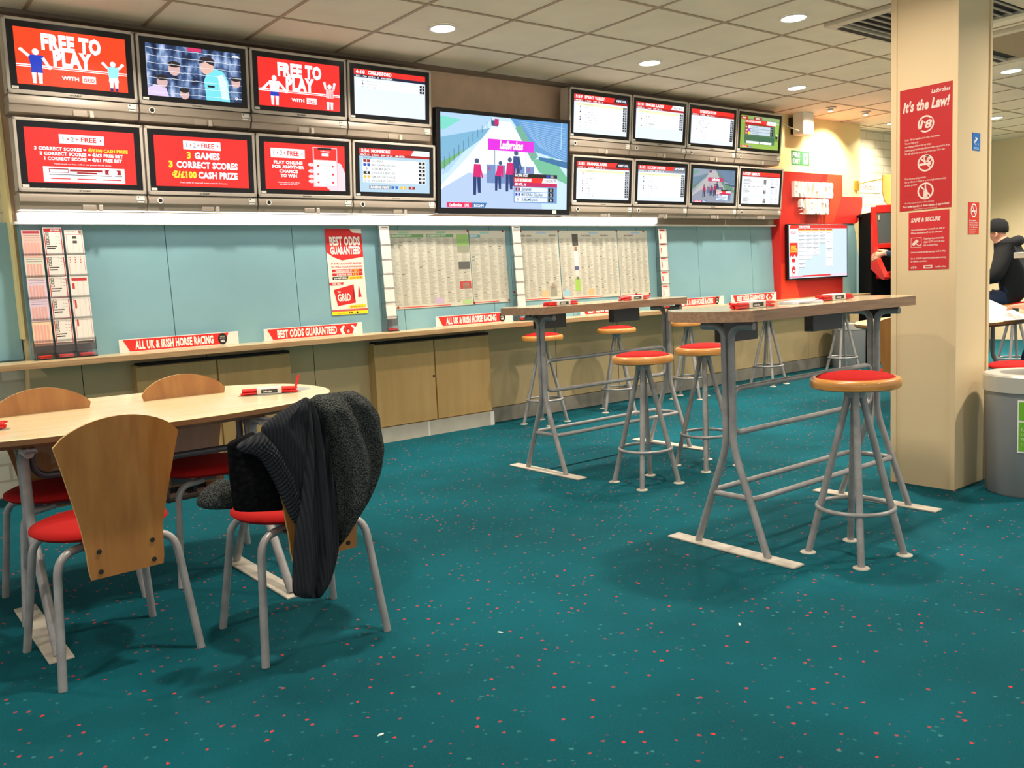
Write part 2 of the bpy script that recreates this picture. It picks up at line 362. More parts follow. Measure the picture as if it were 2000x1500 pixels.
# ------------------------------------------------------------------ TV screens
TR = (1, -5)
def E_(r, g, b, k=1.15): return E((r, g, b), k)
SW = E_(245, 248, 255); SWW = E_(250, 250, 250, 1.3); SR = E_(235, 42, 38); SRD = E_(170, 22, 26); SK = E_(14, 14, 20, .8); SB = E_(225, 235, 250)
SO = E_(246, 66, 26); SN = E_(24, 30, 62, 1); SG = E_(150, 158, 172, 1); SY = E_(252, 226, 60, 1.2); SBL = E_(30, 60, 190, 1.1); SCY = E_(150, 225, 240, 1.2); SPK = E_(215, 30, 130, 1.1)
def scr(w, h): c = CV(w, h, 160, 100, .0007); return c
def s_free(c, bg, variant):
    c.rect(0, 0, 160, 100, bg, 0)
    c.text('FREE TO', 80, 34, 25, SWW, 3, w=86, bold=.06, al='c'); c.text('PLAY', 80, 62, 25, SWW, 3, w=56, bold=.06, al='c')
    c.rect(0, 64, 160, 66, SWW, 1); c.rect(0, 67.5, 160, 69, SWW, 1)
    c.text('WITH', 62, 86, 6, SWW, 3, w=25, bold=.05); c.rect(92, 76, 112, 89, SWW, 2); c.text('THE', 93, 79, 3, bg, 3); c.text('GRID', 94, 87, 6.5, bg, 3, w=16, bold=.03)
    def fig(u, v, k, shirt, short, sock, arms, stripe=None):
        f = lambda a, b_: (u + a * k, v + b_ * k)
        c.circ(u, v - 22 * k, 5 * k, SWW, 3, 6 * k); c.poly([f(-11, -16), f(11, -16), f(8, 8), f(-8, 8)], shirt, 3)
        c.poly([f(-8, 8), f(8, 8), f(9, 17), f(-9, 17)], short, 3); c.poly([f(-8, 17), f(-1, 17), f(-2, 32), f(-7, 32)], SWW, 3); c.poly([f(1, 17), f(8, 17), f(7, 32), f(2, 32)], SWW, 3)
        c.rect(u - 7 * k, v + 30 * k, u - 2 * k, v + 37 * k, sock, 4); c.rect(u + 2 * k, v + 30 * k, u + 7 * k, v + 37 * k, sock, 4)
        for a in arms: c.line(*f(a[0], a[1]), *f(a[2], a[3]), 5 * k, SWW, 3); c.circ(*f(a[2], a[3]), 3.2 * k, SWW, 3)
        if stripe:
            for i in range(-3, 4): c.rect(u + i * 2.6 * k - .5, v - 15 * k, u + i * 2.6 * k + .5, v + 8 * k, stripe, 4)
    if variant == 0:
        fig(28, 62, .95, SBL, SBL, SWW, [(-10, -13, -21, -24), (10, -12, 19, 6)]); fig(139, 68, .85, SCY, SWW, E_(20, 30, 110), [(-10, -13, -17, -22), (10, -13, 17, -22)])
    else:
        fig(30, 62, .95, SWW, SBL, SWW, [(-10, -12, -24, 4), (10, -12, 24, 6)]); fig(139, 66, .85, SR, SR, SWW, [(-9, -13, -12, -30), (9, -13, 12, -30)], SWW)
def crowd():
    m = bpy.data.materials.new('crowd_picture'); m.use_nodes = True; nt = m.node_tree; b = nt.nodes['Principled BSDF']; b.inputs['Base Color'].default_value = (.01, .01, .01, 1); b.inputs['Emission Strength'].default_value = 1.1
    tc = nt.nodes.new('ShaderNodeTexCoord'); mp = nt.nodes.new('ShaderNodeMapping'); mp.inputs['Scale'].default_value = (1.6, 1, .8); nz = nt.nodes.new('ShaderNodeTexNoise'); nz.inputs['Scale'].default_value = 11; nz.inputs['Detail'].default_value = 2.5
    cr = nt.nodes.new('ShaderNodeValToRGB'); e = cr.color_ramp.elements; e[0].position = .32; e[0].color = lin((12, 18, 34)); e[1].position = .70; e[1].color = lin((190, 196, 224))
    for p_, c_ in ((.43, (30, 46, 82)), (.52, (70, 96, 138)), (.6, (128, 150, 186))): q = e.new(p_); q.color = lin(c_)
    nt.links.new(tc.outputs['Object'], mp.inputs[0]); nt.links.new(mp.outputs[0], nz.inputs[0]); nt.links.new(nz.outputs[0], cr.inputs[0]); nt.links.new(cr.outputs[0], b.inputs['Emission Color']); return m
def s_match(c):
    c.rect(0, 0, 160, 100, crowd(), 0)
    for u, v, r in ((45, 45, 10), (24, 72, 9), (150, 60, 8), (60, 92, 8)): c.circ(u, v, r, E_(214, 176, 172), 3.0, r * 1.3); c.circ(u, v - r * .9, r * 1.05, E_(40, 30, 30), 3.1, r * .6)
    c.rect(68, 0, 92, 7, E_(210, 50, 100), 3); c.poly([(0, 86), (12, 78), (30, 84), (34, 100), (0, 100)], E_(220, 200, 235), 3.2)
    c.poly([(97, 100), (94, 62), (100, 46), (112, 36), (128, 40), (136, 58), (138, 100)], E_(120, 222, 232), 3.6); c.poly([(118, 50), (126, 46), (134, 60), (136, 96), (124, 96)], E_(215, 240, 245), 3.8)
    c.poly([(88, 38), (92, 26), (101, 22), (112, 30), (110, 42), (98, 50), (92, 46)], E_(226, 184, 168), 3.9); c.poly([(86, 26), (90, 16), (104, 12), (114, 20), (113, 31), (104, 28), (98, 24), (88, 29)], E_(46, 34, 40), 4.0)
    c.rect(100, 70, 112, 74, E_(20, 24, 40), 4)
    for k in range(7):
        for j in range(8): c.line(j * 20, 8 + k * 14 + (j % 2), j * 20 + 20, 9 + k * 14 + ((j + 1) % 2), .9, E_(225, 235, 245), 4.2)
    c.rect(146, 6, 157, 9, SWW, 4.4); c.ring(150, 92, 1.6, 2.6, SWW, 4.4)
def s_card(c, time, title, tagt, n, sub=SRD, tagc=None, rows=None, fill=SWW, hl=False, subbar='RACE 11    6 RUN    E/W 1/5 1-3'):
    c.rect(0, 0, 160, 100, SB, 0); c.rect(0, 0, 160, 12, SR, 1); c.rect(0, 12, 160, 18, sub, 1)
    c.text(time, 4, 9.5, 7, SWW, 3, w=19, bold=.04); c.text(title, 30, 9.5, 7.2, SWW, 3, w=min(60, 5.2 * len(title)), bold=.04)
    c.text(subbar, 4, 16.8, 3.2, SWW, 3, w=80, bold=.03)
    if tagt:
        c.poly([(116, 12), (122, 0), (160, 0), (160, 12)], tagc or SWW, 2); c.text(tagt, 140, 9, 5.5, SWW if tagc else E_(110, 110, 130), 3, w=32, bold=.03, al='c')
    rr = random.Random(hash(title) % 999 if False else len(title) * 7 + n); h = 6.6
    for i in range(n):
        v = 22 + i * h; c.rect(6, v, 146, v + h - .5, fill if not (hl and i == 0) else E_(250, 250, 190), 1)
        nmz = rows[i] if rows else ''.join(rr.choice('AEIORSTLNDCM') for _ in range(rr.randint(6, 13)))
        c.text(nmz, 28, v + 5, 3.4, E_(150, 152, 160), 2, w=len(nmz) * 3.1, bold=.01)
        if rr.random() < .6: c.circ(18, v + 3, 1.8, rr.choice([E_(40, 60, 130), E_(170, 200, 220), SCY, E_(120, 120, 130)]), 2, 2.4, 10)
        c.rect(147, v + .4, 158, v + h - 1, SK, 2); c.text(rr.choice(['5', '3', '6', '7/2', '9', '10', '12', '4']), 152.5, v + 4.6, 3.2, SWW, 3, bold=.03, al='c')
def s_123(c, kind):
    c.rect(0, 0, 160, 100, SR, 0)
    def logo(u0, u1, v0, v1):
        c.rect(u0, v0, u1, v1, SWW, 1); w = u1 - u0; b_ = v1 - (v1 - v0) * .25; hh = (v1 - v0) * .5
        c.text('1', u0 + w * .08, b_, hh, E_(120, 120, 130), 3); c.text('2', u0 + w * .26, b_, hh, E_(120, 120, 130), 3); c.text('FREE', u0 + w * .48, b_, hh, SR, 3, w=w * .34, bold=.03)
        for q in (.2, .4, .92): c.poly([(u0 + w * q - 1.2, b_ - hh * .8), (u0 + w * q + 1.4, b_ - hh * .5), (u0 + w * q - 1.2, b_ - hh * .2)], SR, 3)
    if kind == 0:
        logo(48, 114, 10, 27)
        c.text('3 CORRECT SCORES = ', 12, 40, 5.6, SWW, 3, w=74, bold=.05); c.text('€/£100 CASH PRIZE', 89, 40, 5.6, SY, 3, w=60, bold=.05)
        c.text('2 CORRECT SCORES = €/£5 FREE BET', 80, 49, 5.6, SWW, 3, w=122, bold=.05, al='c'); c.text('1 CORRECT SCORE = €/£1 FREE BET', 82, 58, 5.6, SWW, 3, w=114, bold=.05, al='c')
        c.text('Please speak to shop staff or see poster for full terms', 80, 66, 2.6, SWW, 3, w=84, al='c')
        c.rect(22, 70, 142, 98, SWW, 1); c.rect(30, 73, 58, 81, SRD, 2); c.rect(60, 74, 108, 78, SRD, 2); c.rect(70, 79, 100, 82, SRD, 2); c.rect(31, 75, 57, 80, SWW, 3); c.rect(112, 73, 136, 82, SRD, 2); c.circ(124, 78, 7, SWW, 3)
        c.rect(30, 84, 138, 85.2, SK, 2)
        for u in (32, 70, 108): c.rect(u, 91, u + 28, 93, SR, 2)
    elif kind == 1:
        logo(48, 112, 8, 25); c.text('3', 53, 43, 12, SY, 3, bold=.05); c.text('GAMES', 66, 43, 12, SWW, 3, w=44, bold=.05)
        c.text('3', 22, 62, 12, SY, 3, bold=.05); c.text('CORRECT SCORES', 35, 62, 12, SWW, 3, w=106, bold=.05); c.text('€/£100', 27, 82, 12, SY, 3, w=41, bold=.05); c.text('CASH PRIZE', 71, 82, 12, SWW, 3, w=69, bold=.05)
        c.text('Please speak to shop staff or see poster for full terms', 80, 93, 2.6, SWW, 3, w=82, al='c')
    else:
        logo(12, 78, 12, 32)
        for i, (t_, w_) in enumerate((('PLAY ONLINE', 56), ('FOR ANOTHER', 62), ('CHANCE', 36), ('TO WIN', 32))): c.text(t_, 45, 45 + i * 9.4, 6.2, SWW, 3, w=w_, bold=.05, al='c')
        c.text('Please speak to shop staff or', 45, 86, 2.6, SWW, 3, w=42, al='c'); c.text('see poster for full terms', 45, 90, 2.6, SWW, 3, w=36, al='c')
        c.poly([(142, 36), (152, 40), (160, 60), (160, 100), (128, 100), (120, 92), (140, 92)], E_(245, 215, 222), 1)
        c.rect(94, 5, 144, 92, E_(250, 190, 200), 2); c.rect(96, 7, 142, 90, SWW, 3); c.rect(96, 7, 142, 33, SR, 4); c.rect(104, 6, 132, 10, SK, 5); c.rect(112, 18, 126, 24, SWW, 5); c.text('Ladbrokes', 119, 15, 3, SWW, 5, w=18, bold=.03, al='c')
        for v in (44, 62, 80):
            for u in (102, 132): c.rect(u, v, u + 4, v + 4, SR, 4)
            c.rect(110, v + 1, 126, v + 1.8, E_(190, 190, 195), 4)
        for v in (44, 58, 70, 80): c.circ(90, v, 6, E_(250, 215, 215), 2.5, 4)
def s_monmore(c):
    c.rect(0, 0, 160, 100, E_(178, 208, 226), 0); c.rect(0, 0, 160, 12, SR, 1); c.rect(0, 12, 160, 18, SRD, 1); c.poly([(116, 12), (123, 0), (160, 0), (160, 12)], SWW, 2)
    c.text('5:54', 4, 9.5, 7, SWW, 3, w=17, bold=.05); c.text('MONMORE', 26, 9.5, 7, SWW, 3, w=42, bold=.05); c.text('GOING IN TPS', 125, 9, 4.5, E_(200, 190, 190), 3, w=30); c.text('RACE 11    6 RUN    E/W 1/4 1-2    480 MTRS', 3, 16.8, 3.4, SWW, 3, w=98, bold=.03)
    c.text('GRADE: A6', 8, 23, 3, E_(60, 60, 80), 3, w=18)
    for i, (n_, col, tx, p) in enumerate((('GUNFIRE', E_(150, 30, 40), '1', '5'), ('MO CARA CILLIAN', E_(30, 80, 190), '2', '3'), ('SUBLIME JACK', SWW, '3', '6'), ('UNLIKELY RACHEL', E_(30, 34, 40), '4', '3'), ('SMOKESTACK HAZE', E_(240, 190, 80), '5', '9/4'), ('HIGHVIEW DARKIE', E_(210, 215, 220), '6', '5'))):
        v = 25 + i * 9; c.rect(7, v, 150, v + 8.2, SWW, 1); c.rect(8, v + .6, 23, v + 7, col, 2); c.text(tx, 15.5, v + 6, 5, SWW if i not in (2,) else SK, 3, bold=.03, al='c')
        c.text(n_, 27, v + 6, 4.4, E_(120, 124, 132), 3, w=len(n_) * 3.5, bold=.015); c.rect(134, v + 1, 149, v + 7.4, SK, 2); c.text(p, 141.5, v + 6, 4.4, SWW, 3, bold=.04, al='c')
    c.rect(20, 84, 68, 93, SG, 1); c.text('RACING POST', 44, 91, 5, SWW, 3, w=42, bold=.05, shear=.2, al='c')
    for u, col, t_ in ((70, E_(40, 110, 190), '2'), (90, E_(240, 190, 80), '5'), (110, E_(160, 40, 50), '1')): c.rect(u, 85, u + 15, 92, col, 1); c.text(t_, u + 7.5, 91, 5, SWW, 3, bold=.03, al='c')
def s_track(c, full):
    k = (lambda r, g, b_: E_(r, g, b_)) if full else (lambda r, g, b_: E_(int(r * .7 + 20), int(g * .68 + 14), int(b_ * .66 + 14)))
    c.rect(0, 0, 160, 100, k(196, 224, 246), 0)
    c.poly([(0, 0), (62, 0), (8, 62), (0, 66)], k(172, 206, 240), 1); c.poly([(0, 4), (24, 6), (4, 18), (0, 18)], k(120, 214, 196), 2); c.poly([(0, 26), (60, 12), (58, 18), (0, 58)], k(120, 176, 208), 1.4)
    c.poly([(0, 52), (30, 36), (4, 58), (0, 60)], k(110, 176, 120), 1.6)
    c.poly([(66, 4), (84, 4), (120, 50), (120, 100), (0, 100), (0, 76), (30, 46)], k(232, 240, 250), 1.8)
    c.poly([(0, 80), (32, 62), (120, 62), (126, 100), (0, 100)], k(178, 200, 232), 2)
    c.line(0, 80, 34, 50, 1.4, k(255, 255, 255), 2.4); c.line(34, 50, 64, 10, 1, k(245, 230, 240), 2.4)
    for i in range(11): c.line(4 + i * 5.6, 60 - i * 5.2, 4 + i * 5.6, 46 - i * 4.4, .5, k(40, 70, 110), 2.4)
    c.poly([(84, 0), (160, 0), (160, 44), (112, 34)], k(92, 150, 206), 1.5); c.poly([(112, 44), (140, 40), (160, 62), (160, 70), (122, 58)], k(110, 186, 150), 2.1); c.poly([(120, 40), (160, 44), (160, 52), (122, 44)], k(50, 110, 160), 2.2)
    for i in range(14): c.line(92 + i * 2.2, 2 + i * 2, 158, 6 + i * 2.9, .45, k(170, 205, 236), 2.2)
    c.line(152, 0, 151, 30, 1.6, k(150, 200, 235), 2.6); c.poly([(90, 10), (97, 6), (120, 40), (112, 46)], k(110, 170, 150), 1.9)
    c.rect(60, 4, 68, 10, k(60, 80, 130), 3); c.rect(64, 2, 69, 9, k(190, 40, 100), 3.2)
    P_ = k(222, 34, 216) if full else k(240, 50, 130)
    c.poly([(56, 24), (114, 24), (114, 36), (56, 36)], P_, 3); c.text('Ladbrokes', 85, 33.5, 8, SWW, 4, w=30, bold=.05, shear=.2, al='c')
    c.line(64, 36, 64, 52, .6, k(40, 60, 90), 3); c.line(104, 36, 104, 52, .6, k(40, 60, 90), 3)
    for i in range(5): c.rect(54 + i * 12.4, 52, 65 + i * 12.4, 72, k(110, 140, 190), 2.6); c.rect(56 + i * 12.4, 54, 59 + i * 12.4, 58, k(160, 90, 150), 2.8)
    DB = k(24, 50, 110); MG = k(210, 20, 110)
    def man(u, v, s_, top, bend=0):
        c.circ(u + bend, v - 15 * s_, 2.4 * s_, k(60, 80, 120), 4); c.poly([(u - 3 * s_ + bend, v - 12 * s_), (u + 4 * s_ + bend, v - 12 * s_), (u + 4 * s_, v), (u - 4 * s_, v)], top, 4)
        c.poly([(u - 4 * s_, v), (u - .4, v), (u - 1 * s_, v + 17 * s_), (u - 4 * s_, v + 17 * s_)], DB, 4); c.poly([(u, v), (u + 4 * s_, v), (u + 4 * s_, v + 15 * s_), (u + 1 * s_, v + 15 * s_)], DB, 4); c.line(u + 3 * s_ + bend, v - 11 * s_, u + 6 * s_, v + 1, 1.6 * s_, top, 4)
    man(42, 66, 1.15, MG); man(68, 64, .95, MG, 3); man(82, 62, 1.1, MG, 1); man(91, 55, 1.15, k(40, 70, 130))
    c.rect(88, 60, 146, 93, E_(110, 150, 200), 5); c.rect(88, 60, 146, 64.5, SK, 6); c.text('RACING POST', 89, 63.5, 3, SWW, 7, w=18, bold=.04, shear=.15)
    for u, col in ((131, SBL), (136.5, SG), (141.5, SN)): c.rect(u, 60.5, u + 4.5, 64, col, 6.5)
    c.rect(88, 64.5, 146, 70, SR, 6); c.poly([(125, 70), (127, 64.5), (146, 64.5), (146, 70)], SWW, 6.4); c.text('5:54 MONMORE', 89, 69, 3.2, SWW, 7, w=22, bold=.05); c.text('GOING IN TPS', 128, 69, 3, E_(90, 30, 120), 7, w=17, bold=.02)
    c.rect(88, 70, 146, 74.5, E_(190, 20, 90), 6); c.text('480 MTR, A6', 89, 73.6, 2.8, SWW, 7, w=15, bold=.04)
    for i, (n_, col, p) in enumerate((('GUNFIRE', E_(110, 30, 80), '5'), ('MO CARA CILLIAN', SBL, '3'), ('SUBLIME JACK', SWW, '6'))):
        v = 75.4 + i * 5.7; c.rect(89, v, 133, v + 5, E_(226, 240, 252), 6); c.rect(90, v + .6, 96, v + 4.2, col, 6.5); c.text(str(i + 1), 93, v + 3.8, 2.8, SWW if i < 2 else SK, 7, al='c', bold=.03)
        c.text(n_, 98, v + 4, 3, E_(30, 60, 120), 7, w=len(n_) * 1.85, bold=.02); c.rect(134, v, 141, v + 5, SK, 6.5); c.text(p, 137.5, v + 4, 3.2, SWW, 7, bold=.03, al='c')
    c.rect(6, 94, 36, 99.5, E_(232, 30, 90), 5); c.poly([(36, 94), (54, 94), (51, 99.5), (36, 99.5)], E_(40, 110, 170), 5); c.text('Ladbrokes', 9, 98.5, 3.2, SWW, 6, w=15, bold=.04, shear=.2); c.text('LIVE', 27, 98.5, 3, SWW, 6, w=5, bold=.04); c.text('5:52:44', 38, 98.5, 3, SWW, 6, w=12, bold=.04)
def s_result(c):
    c.rect(0, 0, 160, 100, E_(150, 186, 80), 0); c.rect(0, 0, 160, 16, E_(140, 168, 110), .5); c.line(0, 20, 160, 16, .8, SWW, 1); c.poly([(0, 0), (0, 100), (28, 100), (34, 0)], E_(140, 172, 72), .6)
    c.rect(16, 10, 142, 86, E_(80, 120, 90), 2); c.rect(16, 62, 142, 76, E_(62, 104, 78), 2.4); c.rect(0, 3, 26, 12, SRD, 3); c.text('SKYBET', 4, 10, 4, SWW, 4, w=16, bold=.03); c.rect(50, 3, 84, 10, SRD, 3); c.text('RESULT', 58, 9, 4, SWW, 4, w=18, bold=.03)
    c.rect(16, 12, 142, 22, SR, 3); c.poly([(104, 24), (108, 12), (144, 12), (144, 24)], SWW, 3.5); c.text('5:52 LUCKSIN DOWNS', 18, 20, 5.4, SWW, 4, w=62, bold=.04); c.text('Result', 118, 21, 5, E_(120, 100, 110), 4, w=18)
    c.rect(16, 22, 142, 28, SRD, 3)
    for i, (a, col) in enumerate((('1st', SWW), ('2nd', E_(200, 60, 200)), ('3rd', SY))):
        v = 30 + i * 9.5; c.rect(17, v, 30, v + 8.5, SRD, 3); c.text(a, 19, v + 6.5, 4.4, SWW, 4, bold=.03); c.rect(30, v, 38, v + 8.5, col, 3); c.rect(39, v, 122, v + 8.5, E_(196, 212, 226), 3); c.rect(123, v, 134, v + 8.5, SK, 3); c.text('7' if i else '11', 128, v + 6.4, 4, SWW, 4, al='c', bold=.03)
        c.text(('LUCKY BAY', 'MISTER SNUG', 'THE DANCER')[i], 44, v + 6.4, 4, E_(130, 140, 150), 4, bold=.01)
    c.rect(24, 78, 76, 85, SWW, 3); c.rect(79, 78, 130, 85, SWW, 3); c.circ(150, 60, 5, E_(40, 40, 40), 3, 7); c.circ(152, 54, 2.4, SWW, 3.4); c.line(140, 70, 158, 70, 2, E_(60, 70, 40), 3)
    c.rect(4, 92, 34, 98, SR, 3); c.text('Ladbrokes', 7, 97, 4, SWW, 4, w=20, bold=.04, shear=.2); c.rect(34, 93, 50, 98, SG, 3)
def s_latest(c):
    c.rect(0, 0, 160, 100, SB, 0); c.rect(0, 0, 160, 12, SR, 1); c.rect(0, 12, 160, 15, SRD, 1); c.text('LATEST RESULTS', 4, 10, 7, SWW, 3, w=68, bold=.05); rr = random.Random(3)
    for v, n in ((18, 5), (52, 4), (78, 5)):
        c.rect(2, v, 158, v + n * 4 + 1, SWW, 1)
        for i in range(n):
            c.rect(6, v + 1 + i * 4, 6 + rr.uniform(18, 36), v + 3 + i * 4, E_(150, 155, 165), 2); c.rect(120, v + 1 + i * 4, 132, v + 3 + i * 4, E_(190, 195, 205), 2); c.rect(140, v + 1 + i * 4, 152, v + 3 + i * 4, E_(190, 195, 205), 2)
            if 0 < i: c.rect(90, v + i * 4, 101, v + 3.4 + i * 4, SK, 2); c.text(str(rr.randint(2, 9)), 95.5, v + 3 + i * 4, 2.4, SWW, 3, al='c', bold=.03)
    c.rect(2, 42, 158, 49, SWW, 1)
    for i in range(8): c.rect(8 + i * 18, 44, 18 + i * 18, 47, E_(170, 175, 190), 2)
    c.rect(122, 43, 134, 48, SN, 3)
def s_grid(c):
    c.rect(0, 0, 160, 100, E_(206, 228, 240), 0); c.rect(22, 0, 160, 6, SR, 1); c.text('TODAYS PRICES', 26, 5, 3.6, SWW, 2, w=30, bold=.05)
    c.rect(0, 0, 22, 100, SWW, 1); c.poly([(4, 0), (22, 0), (22, 7), (1, 7)], SR, 2); c.rect(2, 9, 20, 20, SB, 2); c.text('1-2-3', 5, 17, 5, SR, 3, w=12, bold=.03); c.rect(2, 21, 20, 28, SB, 2)
    c.rect(1, 33, 22, 60, SR, 2); c.text('BEST', 11.5, 42, 3.4, SY, 3, w=14, bold=.05, al='c'); c.text('ODDS', 11.5, 46.5, 3.4, SY, 3, w=16, bold=.05, al='c'); c.text('GUARANTEED', 11.5, 50.5, 2.8, SY, 3, w=18, bold=.05, al='c')
    c.poly([(2, 60), (6, 57), (10, 62), (14, 55), (18, 60), (22, 57), (22, 66), (2, 66)], SWW, 3); c.circ(11, 66, 5, SR, 4, 4); c.circ(11, 84, 5, SR, 4, 7); c.circ(11, 86, 2.2, SWW, 5, 2); c.rect(8, 92, 9, 96, SK, 4); c.rect(13, 92, 14, 96, SK, 4)
    rr = random.Random(8)
    for j, (n, u) in enumerate(((9, 24), (7, 43), (6, 62), (3, 81), (4, 100))):
        c.rect(u, 7, u + 17, 9, SR, 2); c.rect(u, 9, u + 18, 11.4, E_(246, 190, 90), 2); hh = 7.6 if j < 4 else 17
        for i in range(n):
            c.rect(u, 12.5 + i * hh, u + 18, 12.5 + i * hh + hh - 1, SWW, 1); c.rect(u + 1, 12.5 + i * hh + hh - 1.6, u + 17, 12.5 + i * hh + hh - .8, E_(110, 115, 125), 2)
            c.rect(u + 2, 14 + i * hh, u + rr.uniform(8, 15), 15 + i * hh, E_(170, 174, 184), 2)
    c.rect(34, 95, 112, 98, SR, 1); c.rect(0, 96, 34, 99, E_(230, 150, 180), 2); c.rect(112, 95, 160, 99, E_(240, 210, 225), 1)

def sticker(b, x, z, w, y=-.0005):
    b.box(x, x + w, y - .0012, y, z, z + w * .45, M_white)
def tv(x0, x1, z0, draw, label, group, lock=True, z_top=.425):
    xc = (x0 + x1) / 2; w = (x1 - x0) / 2 - .006
    t = thing('television', label, 'television', (xc, 6.095, z0), 0, group)
    th = math.radians(5.2); R = dict(loc=(0, -.195, .105), rot=(th, 0, 0))
    b = MB(); b.box(-w, w, .006, .125, 0, z_top, M_silver, bev=.006)
    for q in ((-w, -w + .017, 0, z_top), (w - .017, w, 0, z_top), (-w, w, 0, .024), (-w, w, z_top - .017, z_top)): b.box(q[0], q[1], -.006, .02, q[2], q[3], M_silver, bev=.003)
    cas = b.build('casing', t, **R)
    b = CV(.09, .012, 30, 4); b.text('SHARP', 15, 3.2, 2.4, M_dark, 0, w=22, bold=.03, al='c')
    for i in range(5): b.circ(60 + i * 5, 2, .5, M_dark, 0)
    b.build('badge', cas, (0, -.0068, .006))
    b = MB(); b.box(-w + .0165, w - .0165, -.001, .01, .0235, z_top - .0165, M_bezel); b.box(-w + .022, -w + .058, -.002, -.001, .028, .043, M_white); b.build('bezel', t, **R)
    c = scr(2 * w - .108, z_top - .108); draw(c); c.build('screen', t, (0, -.195 - .0022, .105), (th, 0, 0)).data.transform(Matrix.Translation((0, 0, .056)))
    b = MB(); pr = [(-.19, -.004), (-.198, -.03), (-.196, -.055), (-.185, -.062), (-.172, -.1), (0, -.1), (0, -.004)]
    T = Matrix(((0, 0, 1, 0), (1, 0, 0, 0), (0, 1, 0, .105), (0, 0, 0, 1))); b.prism(pr, -w, w, M_house, T)
    hs = b.build('lower_housing', t, smooth=35)
    if lock:
        b = MB(); b.lathe([(0, .003), (.013, .003), (.013, .0)], M_dark, seg=20); b.lathe([(.013, .0), (.013, .004), (.019, .004), (.019, 0)], M_white, seg=24); b.build('lock', hs, (-w + .07, -.199, .068), (PI / 2, 0, 0))
    b = MB(); b.box(w - .062, w - .014, -.2005, -.196, .066, .094, M_white); b.box(w - .058, w - .02, -.2008, -.1965, .052, .062, M_white); b.box(w - .054, w - .048, -.2012, -.2, .082, .09, M_dark); b.box(w - .058, w - .02, -.2008, -.1965, .0625, .0655, M_dark); b.build('sticker', hs)
    b = MB(); b.box(-.02, .06, -.186, -.17, .0, .036, M_house, bev=.003); b.box(.072, .096, -.192, -.17, -.003, .036, M_silver, bev=.003); b.build('latch', hs)
    return t
X0 = .985; g = 'televisions above the counter'
DR = [lambda c: s_free(c, SO, 0), s_match, lambda c: s_free(c, SR, 1), lambda c: s_card(c, '6:10', 'CHELMSFORD', None, 3, sub=SN, subbar='RACE 4      7 RUN    E/W 1/5 1-3     1M     GOING STANDARD'),
      lambda c: s_123(c, 0), lambda c: s_123(c, 1), lambda c: s_123(c, 2), s_monmore]
LB = ['grey wall television showing an orange FREE TO PLAY advert', 'grey wall television showing a footballer in pale blue behind a goal net', 'grey wall television showing a red FREE TO PLAY advert',
      'grey wall television showing a near-empty CHELMSFORD race card', 'grey wall television listing prizes for correct scores above a white panel', 'grey wall television reading 3 GAMES 3 CORRECT SCORES in yellow and white',
      'grey wall television showing a hand holding a phone on red', 'grey wall television listing six MONMORE runners with coloured numbers']
for i in range(8):
    q = i % 4; tv(X0 + q * .732, X0 + (q + 1) * .732, 2.331 if i < 4 else 1.766, DR[i], LB[i], g, lock=i not in (0, 2, 3, 4))
DR = [lambda c: s_card(c, '5:59', 'SPRINT VALLEY', 'VIRTUAL', 10, tagc=SN, hl=True), lambda c: s_card(c, '6:10', 'FINGER LAKES', 'EARLY PRICES', 7, hl=True), lambda c: s_card(c, '', 'EDGBASTON STORM', None, 10), s_result,
      lambda c: s_card(c, '5:55', 'FRANKEL PARK', 'VIRTUAL', 11, tagc=SN, hl=True), lambda c: s_card(c, '5:52', 'LUCKSIN DOWNS', 'OFF', 10, sub=SG, tagc=E_(110, 115, 130), hl=True), lambda c: s_track(c, False), s_latest]
LB = ['small-looking grey television showing the SPRINT VALLEY race card', 'grey television showing the FINGER LAKES race card', 'grey television with ten runners under a plain red header', 'grey television showing race results over green turf',
      'grey television showing the FRANKEL PARK race card', 'grey television showing the LUCKSIN DOWNS card marked OFF', 'grey television showing a small view of the dog track', 'grey television showing the LATEST RESULTS page']
for i in range(8):
    q = i % 4; tv(5.345 + q * .782, 5.345 + (q + 1) * .782, 2.338 if i < 4 else 1.758, DR[i], LB[i], g, lock=i != 6, z_top=.437)
# big TV
t = thing('television', 'large black television showing the dog track with a magenta banner', 'television', (4.63, 6.095, 1.775), 0, None); th = math.radians(4.6)
b = MB(); b.box(-.70, .70, 0, .06, 0, .815, M_bezel, bev=.004); b.box(-.4, .4, .06, .12, .2, .6, M_bezel); b.box(.5, .545, -.002, 0, .012, .04, M_white); b.build('casing', t, (0, -.185, 0), (th, 0, 0))
c = CV(1.33, .735, 160, 100, .0006); s_track(c, True); c.build('screen', t, (0, -.186, 0), (th, 0, 0)).data.transform(Matrix.Translation((0, 0, .047)))
# light batten over the boards
t = thing('light_batten', 'long glowing white light batten under the televisions', 'light', (3.76, 6.02, 1.706))
b = MB(); b.box(-2.77, 2.79, .02, .075, 0, .055, M_white); b.build('batten_body', t)
b = MB(); b.box(-2.77, 2.79, -.045, .0198, .004, .055, E((255, 252, 246), 5.5), bev=.01); b.build('diffuser', t)

